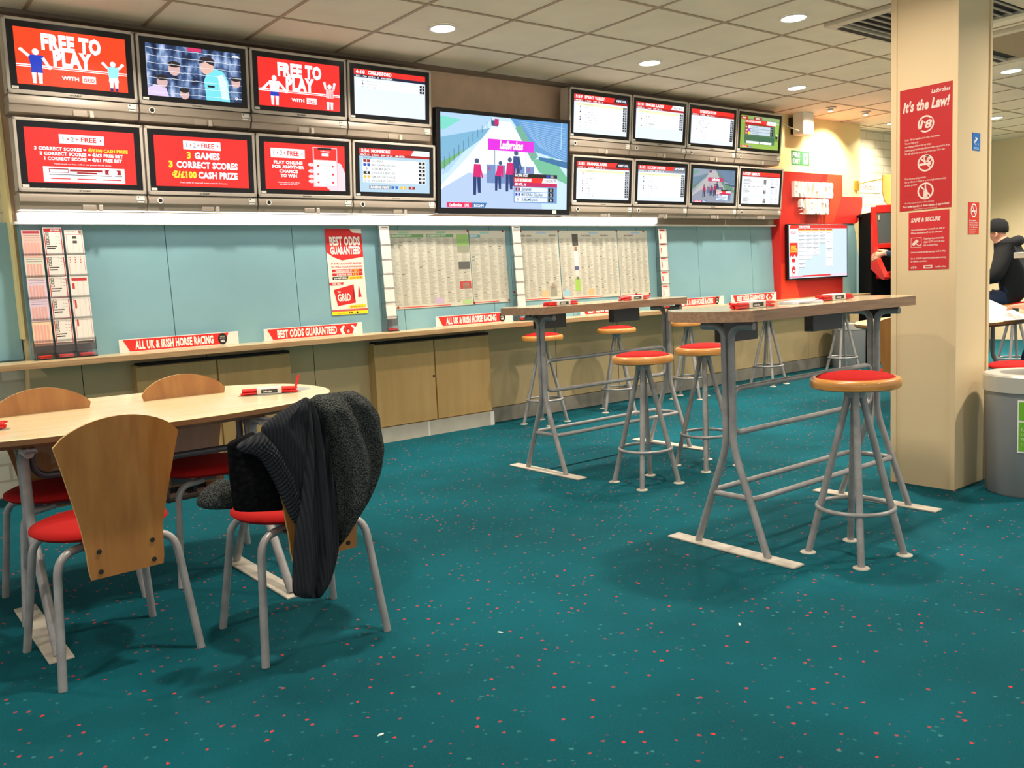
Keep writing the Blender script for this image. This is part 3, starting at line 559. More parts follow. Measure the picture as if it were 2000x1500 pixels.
# ------------------------------------------------------------------ lamps in the ceiling
k = 0
names = {0: 'above the big television', 1: 'above the right-hand televisions', 2: 'nearest the air vent', 3: 'above the results screen, in front of the last televisions', 4: 'right of the pillar near the second air vent', 5: 'far right, beyond the pillar', 6: 'small, by the brick wall beside the pillar'}
for i, (x, y, kk) in enumerate(DOWNS):
    r = .082 if kk != .45 else .045
    t = thing('ceiling_light', 'round glowing downlight ' + names[i] if i in names else 'round recessed downlight ' + ['above the leaflet racks', 'added to brighten the brick wall end', 'above the dining table', 'above the further bar table', 'in front of the pillar', 'above the table behind the pillar', 'above the high shelf', 'above the far right corner', 'added to brighten the far right wall', 'right of the camera', 'behind the camera at the left', 'near the front of the shop', 'right behind the pillar row', 'nearest the far right wall'][(i - 7) % 14], 'light', (x, y, H - .012), 0, 'round ceiling downlights')
    b = MB(); b.lathe([(r, .0), (r + .012, -.003), (r + .016, .008), (r + .01, .0118)], M_white, seg=32); b.build('trim_ring', t, smooth=40)
    b = MB(); b.lathe([(0, .004), (r, .004), (r, .0)], E((255, 244, 224), 9), seg=32); b.build('diffuser', t)
for x, y, l in ((8.99, 5.61, 'small swivelling spotlight nearest the last televisions'), (9.634, 5.571, 'small swivelling spotlight left of the pillar'), (10.9, 5.75, 'small swivelling spotlight washing the brick wall')):
    t = thing('spotlight', l, 'light', (x, y, H - .01), 0, 'small spotlights over the cream wall')
    b = MB(); b.lathe([(.03, .009), (.058, .008), (.06, .0), (.04, -.004)], M_rim, seg=28); b.build('trim_ring', t, smooth=40)
    b = MB(); b.lathe([(0, -.028), (.026, -.028), (.034, .0), (.04, .009)], M_rim, seg=24); o = b.build('lamp_holder', t, smooth=40)
    b = MB(); b.lathe([(0, -.030), (.024, -.030)], E((255, 240, 205), 14), seg=20); b.build('bulb', t)
def cassette(x0, x1, y0, y1, label, open_=True):
    t = thing('air_vent', label, 'air vent', ((x0 + x1) / 2, (y0 + y1) / 2, H - .03)); w, h = (x1 - x0) / 2, (y1 - y0) / 2
    b = MB(); 
    for q in ((-w, w, -h, -h + .09), (-w, w, h - .09, h), (-w, -w + .09, -h + .09, h - .09), (w - .09, w, -h + .09, h - .09)): b.box(*q, 0, .029, mat('vent_cream', (206, 198, 176), .5), bev=.004)
    b.box(-w + .12, w - .12, h - .075, h - .03, -.003, .001, M_dark); b.build('frame', t)
    b = MB(); b.box(-w + .09, w - .09, -h + .09, h - .09, .024, .029, M_dark)
    n = 12
    if not open_: b.box(-w + .09, w - .09, -h + .09, h - .2, .004, .012, mat('vent_tan', (150, 132, 104), .6))
    for i in range(n if open_ else 0):
        yy = -h + .1 + (2 * h - .2) * (i + .5) / n; b.box(-w + .09, w - .09, yy - .016, yy + .004, .006, .012, mat('vent_slat', (150, 146, 134), .5), T=None)
    b.build('grille', t)
cassette(5.91, 7.0, 2.66, 3.74, 'square ceiling air vent with dark slats left of the pillar')
cassette(7.35, 8.5, 2.55, 3.62, 'ceiling air vent partly hidden to the right of the pillar', False)

# ------------------------------------------------------------------ things on the boards
def strip(x0, x1, kind, label):
    w = x1 - x0; t = thing('counter_sign', label, 'sign', ((x0 + x1) / 2, 5.995, .8705), 0, 'red and white signs standing on the counter')
    b = MB(); b.box(-w / 2, w / 2, 0, .004, 0, .088, M_white, bev=.001); b.box(-w / 2, w / 2, .004, .04, 0, .004, M_white); b.build('backing', t)
    c = CV(w, .088, 160, 18, .0004); c.poly([(5, 1), (152 if kind else 146, 1), (142 if kind else 140, 16.5), (13, 16.5)], D(RED), 1)
    if kind == 0:
        c.text('ALL UK & IRISH HORSE RACING', 20, 13.8, 10, D(WH), 2, w=104, bold=.045); c.circ(137, 9, 6.4, D(BK), 3, 8); c.text('WHEN YOU', 137, 6.6, 1.6, D(WH), 4, al='c', w=7); c.text('BET WITH', 137, 9, 1.6, D(WH), 4, al='c', w=7); c.text('GRID', 137, 13.5, 3, D(WH), 4, al='c', w=6, bold=.04)
    else:
        c.text('BEST ODDS GUARANTEED', 20, 14, 10.5, D(WH), 2, w=96, bold=.045)
        c.poly([(124, 16), (121, 9), (127, 3), (130, 4), (126, 10), (130, 16)], D(WH), 3); c.poly([(148, 16), (150, 9), (143, 3), (140, 4), (145, 10), (142, 16)], D(WH), 3); c.circ(135, 11, 2.6, D((120, 40, 40)), 3, 3.4); c.circ(135, 12.4, 2, D((235, 200, 190)), 4, 2.6)
    c.build('printed_face', t, (0, -.0004, 0))
strip(1.482, 2.268, 0, 'red horse racing counter sign nearest the large leaflet rack'); strip(2.455, 3.24, 1, 'red BEST ODDS counter sign below the tall odds poster'); strip(3.91, 4.703, 0, 'red horse racing counter sign below the left newspapers')
strip(5.498, 6.28, 1, 'red BEST ODDS counter sign seen under the further bar table'); strip(6.78, 7.568, 0, 'red horse racing counter sign behind the bar table end'); strip(7.697, 8.50, 1, 'red BEST ODDS counter sign next to the red results unit')
# tall poster
c = paper(CV(.305, .648, 100, 212), D((240, 234, 222))); R_ = D((214, 34, 34)); W_ = D((246, 240, 230))
c.poly([(0, 0), (100, 0), (100, 70), (40, 78), (18, 70), (0, 58)], R_, 1); c.poly([(66, 0), (100, 0), (100, 12), (76, 10)], W_, 2)
c.text('BEST ODDS', 52, 40, 19, W_, 3, w=84, bold=.05, al='c'); c.text('GUARANTEED', 52, 62, 17, W_, 3, w=84, bold=.05, al='c')
c.text('IF THE ODDS GET BIGGER', 52, 88, 4.6, R_, 2, w=84, bold=.01, al='c'); c.text('SO WILL YOUR WINNINGS!', 52, 96, 4.6, R_, 2, w=86, bold=.01, al='c')
c.rect(10, 100, 94, 107, R_, 1); c.rect(10, 109, 94, 116, R_, 1); c.text('HORSE BACKED AT', 20, 106, 4.4, W_, 2, w=46, bold=.04); c.text('12/1', 70, 106, 5, D((250, 210, 40)), 2, w=14, bold=.04); c.text('STARTING PRICE', 22, 115, 4.4, W_, 2, w=42, bold=.04); c.text('16/1', 68, 115, 5, D((250, 210, 40)), 2, w=14, bold=.04)
c.poly([(10, 118), (54, 118), (50, 125), (10, 125)], D(BK), 1); c.poly([(54, 118), (94, 118), (94, 125), (50, 125)], D((250, 215, 40)), 1); c.text('£10 RETURNS', 14, 123.6, 3.8, W_, 2, w=34, bold=.05); c.text('£130 + £170', 58, 123.6, 4, D((190, 60, 30)), 2, w=32, bold=.03)
c.poly([(0, 132), (40, 132), (36, 139), (0, 139)], R_, 1); c.text('Only with...', 8, 137.4, 4, W_, 2, w=26, bold=.04)
c.poly([(10, 150), (66, 138), (60, 168), (68, 184), (18, 190)], R_, 1); c.poly([(80, 140), (86, 170), (76, 171)], R_, 1); c.text('THE', 20, 158, 4, W_, 2, w=8, bold=.03); c.text('GRID', 19, 178, 17, W_, 2, w=36, bold=.03)
c.poly([(50, 190), (96, 188), (96, 196), (48, 198)], D((250, 215, 40)), 1); c.text('#TakeThePrice', 54, 195, 3.4, D((170, 90, 30)), 2, w=36, bold=.01); c.rect(0, 199, 100, 204, D((206, 90, 84)), 1); c.rect(0, 204, 100, 212, D((250, 225, 20)), 1); c.text('FUN', 46, 210, 4, D(BK), 2, w=12, bold=.05); c.circ(70, 208, 2.6, D(BK), 2); c.text('gamble aware', 16, 210, 2, D((120, 100, 30)), 2, w=22)
tag(c.build('poster', None, (3.175, 6.051, 1.022), (-.042, 0, 0)), 'tall narrow BEST ODDS GUARANTEED poster with a yellow foot', 'poster')
# newspapers
NP = D((206, 203, 186)); NL = D((166, 163, 150)); ND = D((70, 68, 64)); rr = random.Random(11)
def sheet(x0, x1, z0, z1, label, heads, extra, yoff=0.):
    w, h = x1 - x0, z1 - z0; c = CV(w, h, w * 1000, h * 1000, .0004); c.rect(0, 0, c.U, c.V, NP, 0); n = max(2, int(w / .082)); cw = c.U / n
    for i in range(n):
        v = 70
        while v < c.V - 30:
            if rr.random() < .035: c.rect(i * cw + 8, v, i * cw + cw * .45, v + 4, ND, 1); v += 9; continue
            c.rect(i * cw + 5, v, i * cw + 5 + (cw - 12) * rr.uniform(.45, 1), v + 3.0, NL, 1)
            if rr.random() < .1: c.circ(i * cw + cw - 6, v, 2.2, D((100, 98, 92)), 1.5, n=6)
            v += 6.6
        if i: c.rect(i * cw - .5, 60, i * cw + .5, c.V - 24, D((180, 177, 162)), 1)
    for u0, u1, col, tx, tc_ in heads: 
        if col: c.rect(u0 * c.U, 36, u1 * c.U, 60, D(col), 1.5)
        c.text(tx, u0 * c.U + 6, 55, 15, D(tc_), 2, w=min((u1 - u0) * c.U * .7, len(tx) * 14), bold=.02)
    for u0, v0, u1, v1, col in extra: c.rect(u0 * c.U, v0 * c.V, u1 * c.U, v1 * c.V, D(col), 2)
    c.rect(12, c.V - 14, c.U * .7, c.V - 7, D((214, 70, 66)), 1)
    o = c.build('newspaper_sheet', None, ((x0 + x1) / 2, 6.052 - yoff, z0), (-.042, 0, 0)); return tag(o, label, 'newspaper', 'newspaper sheets pinned to the blue boards'), c
GRN = (110, 160, 100); GW = (232, 236, 222)
sheet(3.565, 4.335, 1.035, 1.66, 'newspaper sheet with green headings pinned left beside a slip rack', [(.0, .42, GRN, 'CHELMSFORD CITY', GW), (.46, .8, GRN, 'CHELMSFORD CITY', GW)],
      [(.84, .06, .995, .21, (150, 190, 110)), (.84, .21, .995, .30, (150, 150, 130)), (.84, .42, .99, .52, (96, 94, 88)), (.84, .68, .99, .78, (190, 70, 66)), (.88, .7, .96, .78, (200, 170, 150)), (.5, .88, .62, .96, (196, 176, 200)), (.86, .93, .99, .98, (176, 206, 140)), (.12, .02, .24, .045, (150, 196, 160)), (.58, .02, .7, .045, (150, 196, 160))])
sheet(4.342, 4.722, 1.04, 1.655, 'newspaper sheet of results columns pinned right of the green-headed one', [(.0, .3, (110, 165, 170), 'RESULTS', (230, 238, 238))], [(.3, .02, .55, .045, (150, 200, 190))], .001)
sheet(4.865, 5.33, 1.035, 1.655, 'newspaper sheet headed FINGER LAKES on the blue board', [(.0, .45, None, 'FINGER LAKES', (70, 70, 66)), (.75, 1, None, 'THISTLEDOWN', (70, 70, 66))], [(.5, .86, .66, .96, (226, 184, 140)), (.72, .8, .88, .96, (150, 150, 130)), (.76, .76, .84, .84, (170, 150, 130)), (.45, .02, .7, .045, (160, 190, 214))])
sheet(5.34, 6.08, 1.025, 1.652, 'newspaper sheet with a tall picture of a footballer pinned at centre', [(.36, .6, None, 'FORT ERIE', (70, 70, 66)), (.7, .9, None, 'BEL MON', (70, 70, 66))],
      [(.215, .05, .315, .22, (84, 80, 74)), (.23, .30, .30, .52, (226, 224, 220)), (.25, .235, .285, .30, (150, 110, 90)), (.232, .52, .30, .58, (90, 96, 140)), (.235, .58, .298, .7, (222, 214, 204)), (.225, .7, .31, .88, (160, 196, 90)), (.245, .67, .29, .71, (50, 50, 54)), (.03, .86, .12, .95, (150, 196, 216)), (.44, .86, .54, .95, (226, 180, 130)), (.5, .02, .66, .045, (160, 190, 214))], .001)
sheet(6.09, 6.50, 1.02, 1.65, 'newspaper sheet headed MOTORBIKES pinned beside the red slips rack', [(.2, .8, None, 'MONTERREY', (120, 60, 50))], [(.45, .02, .75, .045, (160, 190, 214))])
for x, z in ((4.33, 1.652), (4.70, 1.648), (4.345, 1.05), (4.715, 1.055), (3.60, 1.05), (4.9, 1.648), (5.34, 1.648), (6.08, 1.648), (6.45, 1.645), (5.35, 1.04), (6.30, 1.035), (6.49, 1.03), (4.78, 1.12)):
    b = MB(); b.lathe([(0, .008), (.009, .006), (.01, 0), (.004, -.002)], mat('pin_red', (150, 30, 34), .4), seg=14); tag(b.build('drawing_pin', None, (x, 6.05 + .035 * (z - .87) / .83 - .003, z), (PI / 2, 0, 0)), 'round dark red drawing pin holding a newspaper sheet', 'pin', 'red pins holding the newspapers')
# racks of slips
def pen(label, loc, rz=0., rx=0., L=.072, group=None):
    b = MB(); b.tube([(-L / 2, 0, 0), (L / 2 - .012, 0, 0), (L / 2, 0, 0)], [.0056, .0056, .003], M_pen, seg=8); o = b.build('pen', None, loc, (rx, 0, rz), smooth=40); return tag(o, label, 'pen', group)
PEN0 = [None]
def penc(label, loc, rot, group):
    if PEN0[0] is None: PEN0[0] = o = pen(label, loc, group=group)
    else: o = PEN0[0].copy(); C.objects.link(o); tag(o, label, 'pen', group)
    o.location = loc; o.rotation_euler = rot; return o
def slip(w, h, style, label, loc, group, n=0):
    c = CV(w, h, 60, 60 * h / w, .0004); V = c.V; S_ = 60
    base = {'pink': (240, 196, 184), 'green': (226, 222, 206), 'lilac': (232, 208, 222), 'violet': (228, 206, 224), 'cream': (244, 214, 178)}.get(style, (240, 234, 226)); c.rect(0, 0, 60, V, D(base), 0)
    RD = D((206, 52, 54)); GR = D((80, 66, 62)); PK = D((240, 176, 164))
    if style in ('pink', 'green', 'lilac', 'violet', 'cream'):
        hc = {'pink': (180, 50, 76), 'green': (110, 190, 176), 'lilac': (90, 30, 120), 'violet': (70, 50, 140), 'cream': (240, 190, 40)}[style]
        c.rect(4, 4, 56, 12, D(hc), 1)
        for i in range(3): c.rect(5, 18 + i * 8, 55, 19.2 + i * 8, GR if style != 'cream' else PK, 1)
        for i in range(5): c.rect(5 + i * 10, 44, 12 + i * 10, V - 4, PK, 1)
    elif style == 'mixed':
        c.rect(2, 3, 58, 16, RD, 1); c.text('BIG WINNERS', 24, 13, 7, D(WH), 2, w=30, bold=.04); c.ring(0, 0, 0, 0, RD) if 0 else None
        for q in ((2, 12, 5, V - 6), (55, 12, 58, V - 6), (2, V - 8, 58, V - 6)): c.rect(*q, RD, 1)
        for i in range(4): c.rect(7, 18 + i * 11, 17, 27 + i * 11, D(BK), 1); c.rect(9, 20 + i * 11, 15, 25 + i * 11, D((232, 222, 210)), 2); c.rect(38, 21 + i * 11, 42, 22 + i * 11, GR, 1); c.rect(46, 22 + i * 11, 52, 23 + i * 11, GR, 1)
        c.rect(7, 64, 40, 68, GR, 1)
        c.rect(7, 72, 34, 76, D(BK), 1)
    elif style in ('red1', 'red2', 'red3', 'red4', 'red5'):
        if style == 'red3': c.rect(6, 4, 56, 14, RD, 1); c.rect(6, 22, 56, 32, RD, 1); c.rect(6, 40, 14, 60, RD, 1)
        elif style in ('red2', 'red4'): c.rect(4, 4, 44, 11, RD, 1); c.text('24', 47, 11, 6, D(BK), 1, bold=.03)
        else: c.text('SCORECAST SPECIAL', 4, 9, 4, GR, 1, w=34); c.circ(50, 7, 5, D((226, 130, 120)), 1)
        for q in ((4, 16, 56, 17), (4, 16, 5, V - 8), (55, 16, 56, V - 8)):
            if style != 'red3': c.rect(*q, RD, 1)
        if style == 'red1':
            for i in range(2): c.rect(24, 22 + i * 16, 38, 31 + i * 16, GR, 1)
        if style == 'red2':
            for i in range(3):
                for j in range(3): c.rect(8 + i * 17, 20 + j * 9, 11 + i * 17, 24 + j * 9, RD, 1)
        if style in ('red4', 'red5'): c.rect(8, 26, 14, 56, RD, 1)
        c.rect(24, 20, 24.6, V - 12, D((200, 190, 180)), 1); c.rect(42, 20, 42.6, V - 12, D((200, 190, 180)), 1)
        if style == 'red5': c.rect(4, V - 9, 56, V - 3, GR, 1)
    else:                                                       # plain grid slips
        c.rect(14, 3, 54, 9, D((96, 90, 84)), 1)
        for i in range(5): c.rect(8 + i * 10, 13, 8.6 + i * 10, V - 6, D((205, 200, 196)), 1)
    o = c.build('betting_slips', None, loc, (-.06, 0, 0)); 
    bb = bmesh.new(); bb.from_mesh(o.data); z0 = len(o.data.materials); o.data.materials.append(D((244, 240, 232)))
    v = [bb.verts.new(p) for p in [(x, y, z) for x in (-w / 2, w / 2) for y in (.0003, .008) for z in (0, h)]]
    for q in [(2, 3, 7, 6), (0, 2, 6, 4), (1, 5, 7, 3), (0, 1, 3, 2), (4, 6, 7, 5)]: f = bb.faces.new([v[i] for i in q]); f.material_index = z0
    bb.to_mesh(o.data); bb.free(); return tag(o, label, 'slips', group)
def rack(x0, w, npk, label):
    t = thing('slip_rack', label, 'rack', (x0 + w / 2, 6.0, .871)); 
    b = MB(); b.box(-w / 2, w / 2, .034, .037, 0, .83, M_clear); 
    for s in (-1, 1): b.box(s * w / 2 - .0015, s * w / 2 + .0015, -.035, .034, .0, .12, M_clear)
    b.build('back_panel', t)
    for k in range(npk):
        z = .13 + k * (.66 / npk); b = MB(); b.box(-w / 2, w / 2, -.032 + k * .006, -.03 + k * .006, z - .02, z - .008, M_clear); b.box(-w / 2, w / 2, -.03 + k * .006, .034, z - .022, z - .02, M_clear); b.build('pocket', t)
    b = MB(); b.box(-w / 2, w / 2, -.055, .03, 0, .006, M_acr); b.box(-w / 2, w / 2, -.058, -.055, 0, .03, M_clear); b.box(-w / 2, w / 2, -.03, -.028, .04, .10, M_acr); b.build('pen_tray', t)
    return t
sg = 'betting slips in the racks'
col1 = ['cream', 'violet', 'lilac', 'green', 'pink']; col3 = ['red5', 'red4', 'red3', 'red2', 'red1']
c1n = {'cream': 'cream slips with a yellow bar, lowest in the left rack column', 'violet': 'pink slips with a violet bar in the left rack column', 'lilac': 'lilac slips with a purple bar in the left rack column', 'green': 'pale slips with a mint green bar in the left rack column', 'pink': 'pink slips with a dark red bar, topmost in the left rack column'}
pos = ['lowest', 'second from the bottom', 'middle', 'second from the top', 'topmost', 'uppermost']
c3n = ['white slips with a brown foot band, lowest in the right rack column', 'white slips with a red bar and a tall red stripe in the right rack column', 'white slips with two solid red bars in the right rack column', 'white slips with nine red squares in the right rack column', 'white slips with two dark blocks, topmost in the right rack column']
for ci, x in enumerate((1.048, 1.166, 1.284)):
    rack(x - .057, .114, 5, 'clear acrylic slip rack, ' + ('left column of three by the brick wall', 'middle column of three by the brick wall', 'right column of three by the brick wall')[ci])
    for k in range(5):
        st = col1[k] if ci == 0 else ('mixed' if ci == 1 else col3[k]); hh = .205 if k == 0 else .165 + .0 * k
        if ci == 1: hh = .18
        lb = c1n[st] if ci == 0 else ('red-framed BIG WINNERS slips, ' + pos[k] + ' in the middle rack column' if ci == 1 else c3n[k])
        slip(.104, hh, st, lb, (x, 5.968 + k * .0065 + .002, .975 + k * .129 + (0 if k else -.02)), sg)
    for k in range(4): penc('short red plastic pen lying in the tray of the three-column rack', (x + random.uniform(-.006, .006), 5.952 + (k % 2) * .011, .882 + (k // 2) * .0095), (0, random.uniform(-.04, .04), random.uniform(-.06, .06)), 'red pens in the three-column rack')
for x, w, n, st, who in ((3.49, .095, 6, 'plain', 'left of the green-headed newspaper'), (4.795, .095, 6, 'plain', 'between the two newspaper displays'), (6.645, .12, 5, 'red4', 'right of the newspapers')):
    rack(x - w / 2, w, n, 'narrow clear acrylic slip rack ' + who)
    for k in range(n): slip(w - .012, .14, st, ('plain white grid slips, ' if st == 'plain' else 'red-printed slips, ') + (['lowest', 'second from the bottom', 'third from the bottom', 'third from the top', 'second from the top', 'topmost'] if n == 6 else pos)[k] + ' in the rack ' + who, (x, 5.968 + k * .0055 + .002, .965 + k * (.695 / n)), sg)
    for k in range(5): penc('short red plastic pen lying in the tray of the rack ' + who, (x + random.uniform(-.006, .006), 5.95 + (k % 3) * .010, .882 + (k // 3) * .0095), (0, 0, random.uniform(-.07, .07)), 'red pens in the rack ' + who)

# ------------------------------------------------------------------ right part of the back wall
t = thing('results_board', 'tall red EARLY PRICES and RESULTS wall unit with angular red panels', 'sign', (9.22, 6.05, .872))
b = MB(); b.box(-.67, .60, -.075, .048, 0, 1.425, M_redboard)
v0 = -.0765
def facet(pts, m):
    b.face([b.bm.verts.new((x, v0, z)) for x, z in pts], m)
facet([(-.66, .0), (-.30, .0), (-.45, .40), (-.66, .40)], M_redboard2); facet([(-.30, .0), (.59, .0), (.59, .30), (-.42, .32)], M_redboard3); facet([(.05, .86), (.40, .86), (.6, 1.2), (.6, 1.42), (.30, 1.42), (.1, 1.0)], M_redboard2); facet([(.05, .86), (.1, 1.0), (.3, 1.42), (.2, 1.42), (-.2, .86)], M_redboard3)
b.build('panel', t)
def letters(st, u, z, h, w, y, dep, parent, m):
    A_ = txt(st, .06)[0]; xa = min(p[0] for p in A_); kx = w / (max(p[0] for p in A_) - xa); kz = h / CAP
    for n in range(len(st)):
        if st[n] == ' ': continue
        V_, F_ = txt(st[n], .06); dx = max(p[0] for p in txt(st[:n + 1], .06)[0]) - max(p[0] for p in V_); b = MB(); A = None
        for yy in (y, y + dep):
            vs = [b.bm.verts.new((u + (x + dx - xa) * kx, yy, z + q * kz)) for x, q in V_]
            for f in F_: b.face([vs[i] for i in f], m)
            A = A or vs
        ed = {(f[i], f[(i + 1) % len(f)]) for f in F_ for i in range(len(f))}
        for e in ed:
            if (e[1], e[0]) not in ed: b.face([A[e[0]], A[e[1]], vs[e[1]], vs[e[0]]], m)
        b.build('letter', parent)
ML = mat('letter_white', (250, 248, 240), .4)  # plain white of the raised letters
letters('EARLY PRICES', -.44, 1.155, .15, .78, -.115, .04, t, ML); letters('& RESULTS', -.33, .965, .15, .58, -.115, .04, t, ML)
t = thing('television', 'thin black television with a race grid on the red unit', 'television', (9.25, 5.97, 1.08))
b = MB(); b.box(-.615, .60, -.04, .0, 0, .63, M_bezel, bev=.004); b.box(-.3, .3, 0, .02, .2, .45, M_bezel); b.build('casing', t)
c = CV(1.18, .60, 160, 100, .0006); s_grid(c); c.build('screen', t, (-.005, -.0408, .018))
b = MB(); pts = [(9.825, 2.055), (10.37, 2.055), (10.375, 2.0), (10.37, 1.93), (10.35, 1.86), (10.32, 1.80), (10.27, 1.75), (10.22, 1.73), (9.825, 1.73)]; T = Matrix(((1, 0, 0, 0), (0, 0, 1, 0), (0, 1, 0, 0), (0, 0, 0, 1))); b.prism(pts, 6.04, 6.098, M_redboard, T); tag(b.build('corner_sign'), 'plain red board with a curved corner right of the results screen', 'sign')
b = MB(); pts = [(9.825, .872), (10.37, .872), (10.33, 1.2), (10.24, 1.60), (10.19, 1.729), (9.825, 1.729)]; b.prism(pts, 6.05, 6.098, M_board, T); tag(b.build('display_board'), 'pale blue tapering board below the curved red sign', 'board', 'blue display boards above the counter')
t = thing('wall_speaker', 'cream box speaker hung high above the fire exit sign', 'speaker', (9.0, 6.1, 2.68))
b = MB(); b.box(-.10, .11, -.21, -.07, .03, .28, M_white, bev=.012); b.build('cabinet', t)
b = MB(); b.box(-.04, .04, -.08, 0, .06, .12, M_dark); b.box(-.08, -.02, -.09, 0, .14, .24, M_dark); b.tube(fillet([(-.17, -.2, .06), (-.26, -.14, .10), (-.30, -.02, .2), (-.26, 0, .27)], .05), .004, M_white, seg=6); b.build('bracket', t)
c = paper(CV(.36, .165, 100, 46), D((24, 112, 62))); c.text('FIRE', 8, 20, 14, D(WH), 1, w=40, bold=.03); c.text('EXIT', 8, 40, 14, D(WH), 1, w=40, bold=.03); c.rect(68, 6, 92, 40, D(WH), 1); c.circ(82, 11, 3.4, D((24, 112, 62)), 2); c.line(80, 15, 78, 26, 5, D((24, 112, 62)), 2); c.line(78, 26, 72, 36, 3, D((24, 112, 62)), 2); c.line(79, 26, 87, 30, 3, D((24, 112, 62)), 2); c.line(80, 17, 88, 21, 2.4, D((24, 112, 62)), 2); c.line(80, 17, 72, 20, 2.4, D((24, 112, 62)), 2)
tag(c.build('exit_sign', None, (9.145, 6.098, 2.397)), 'green FIRE EXIT sign on the cream wall', 'sign')
t = thing('projecting_sign', 'yellow curved sign panel on a brass wall bracket', 'sign', (10.34, 6.1, 2.2))
b = MB(); b.box(-.05, .02, -.03, .015, -.06, .06, mat('brass', (190, 150, 60), .35, metal=.6), bev=.004); b.tube([(0, -.03, .02), (.2, -.14, .06), (.42, -.2, .09)], .007, mat('brass', (0, 0, 0))); b.build('bracket', t)
b = MB(); pts = [(.16, .12), (.62, .15), (.66, .1), (.60, -.06), (.48, -.2), (.34, -.26), (.22, -.22), (.15, -.08)]; T2 = Matrix.Translation((.1, -.2, 0)) @ Matrix(((1, 0, 0, 0), (0, 0, 1, 0), (0, 1, 0, 0), (0, 0, 0, 1))); b.prism(pts, -.006, .006, mat('yellow_sign', (236, 196, 96), .5), T2); b.build('panel', t)
c = paper(CV(.66, .15, 100, 23), D((246, 242, 232))); c.rect(0, 21.4, 100, 23, D((170, 160, 140)), 1); c.text('BetStation', 4, 16.5, 12, D((222, 96, 60)), 1, w=86, bold=.0); tag(c.build('wall_sign', None, (10.93, 6.296, 2.145)), 'white sign lettered BetStation in red on the brick wall', 'sign')
# betting machine
t = thing('gaming_machine', 'black betting machine with a red moulded front and grey screen', 'machine', (10.06, 5.75, 0), math.radians(-36.9))
b = MB(); MK = mat('matt_black', (16, 16, 18), .9, spec=.1); b.box(0, .62, .0, .36, 0, 1.84, MK, bev=.01); b.box(-.03, 0, .25, .36, 1.80, 1.83, MK); b.build('cabinet', t)
MR = mat('red_moulding', (216, 34, 22), .3); b = MB(); fr = [(-.02, 1.90), (-.03, 1.86), (-.06, 1.60), (-.08, 1.42), (-.10, 1.34), (-.34, 1.10), (-.38, 1.06), (-.36, 1.03), (-.28, 1.04), (-.0, 1.16), (.0, 1.90)]
TX = Matrix(((0, 0, 1, 0), (1, 0, 0, 0), (0, 1, 0, 0), (0, 0, 0, 1))); b.prism(fr, 0, .055, MR, TX); b.prism(fr, .565, .62, MR, TX); b.box(.055, .565, -.03, .0, 1.82, 1.92, MR, bev=.012); b.box(.055, .565, -.095, -.01, 1.40, 1.46, MR, bev=.01); b.box(.055, .565, -.36, -.01, 1.04, 1.12, MR, bev=.01); b.build('front_moulding', t)
b = MB(); b.box(.055, .565, -.035, -.002, 1.46, 1.82, mat('dark_glass', (84, 92, 90), .15)); b.box(.075, .09, -.042, -.035, 1.74, 1.80, M_rim); b.build('screen', t)

# pillar signs
def facing_left(c, name, y0, y1, z0, label, rz=-PI / 2, x=4.5985):
    o = c.build(name, None, (x, (y0 + y1) / 2, z0), (0, 0, rz)); return tag(o, label, 'sign')
PR = D((190, 34, 36)); PW = D((236, 214, 204)); c = paper(CV(.280, .627, 100, 224), PR); 
c.text('Ladbrokes', 94, 15, 7, PW, 1, w=34, bold=.03, shear=.2, al='r'); c.text("It's the Law!", 6, 41, 17, PW, 1, w=88, bold=.045, shear=.25)
def noicon(v): c.ring(50, v, 12.5, 15.5, PW, 1)
noicon(68); c.line(40, 58, 61, 78, 2.6, PW, 1.5); c.text('18', 37, 76.5, 16, PR, 2, w=26, bold=.09, shear=.2); c.text('18', 38, 75.5, 14, PW, 3, w=24, bold=.03, shear=.2)
for i, s_ in enumerate(('Under 18s are not allowed to enter the premises', 'You can help us by:', 'not bringing children into our shops', 'producing appropriate identification when requested to do so', 'We will only accept proof of age from those 18 or over')): c.text(s_, 10, 94 + i * 6.4, 3.4, PW, 1, w=len(s_) * 1.4, bold=.01, shear=.2)
noicon(139); c.rect(38, 139, 60, 143, PW, 1); c.ring(52, 131, 4, 6, PW, 1); c.ring(57, 134, 3.2, 5, PW, 1.2); c.line(40, 129, 61, 150, 2.6, PW, 2)
for i, s_ in enumerate(('These are no smoking premises', 'It is an offence to smoke or to knowingly permit smoking', 'on these premises')): c.text(s_, 10, 166 + i * 6, 3.4, PW, 1, w=len(s_) * 1.4, bold=.01, shear=.2)
c.ring(50, 186 + 4, 12.5, 15.5, PW, 1); c.poly([(46, 202), (46, 190), (48.5, 186), (48.8, 178), (51.2, 178), (51.5, 186), (54, 190), (54, 202)], PW, 2); c.line(40, 180, 61, 201, 2.6, PW, 1.6)
c.text('Alcohol is not permitted on these premises', 10, 211, 3, PW, 1, w=56, shear=.2); c.text('Your understanding in these matters is appreciated', 50, 218, 3.6, PW, 1, w=88, bold=.03, shear=.2, al='c'); c.text('Bet responsibly www.gambleaware.co.uk', 50, 222.6, 2, PW, 1, w=44, al='c')
facing_left(c, 'notice', 2.183, 2.463, 1.479, "tall red It's the Law notice on the cream pillar")
PR2 = D((206, 40, 46)); c = paper(CV(.214, .304, 100, 142), PR2); c.text('SAFE & SECURE', 6, 24, 9, PW, 1, w=74, bold=.045, shear=.25)
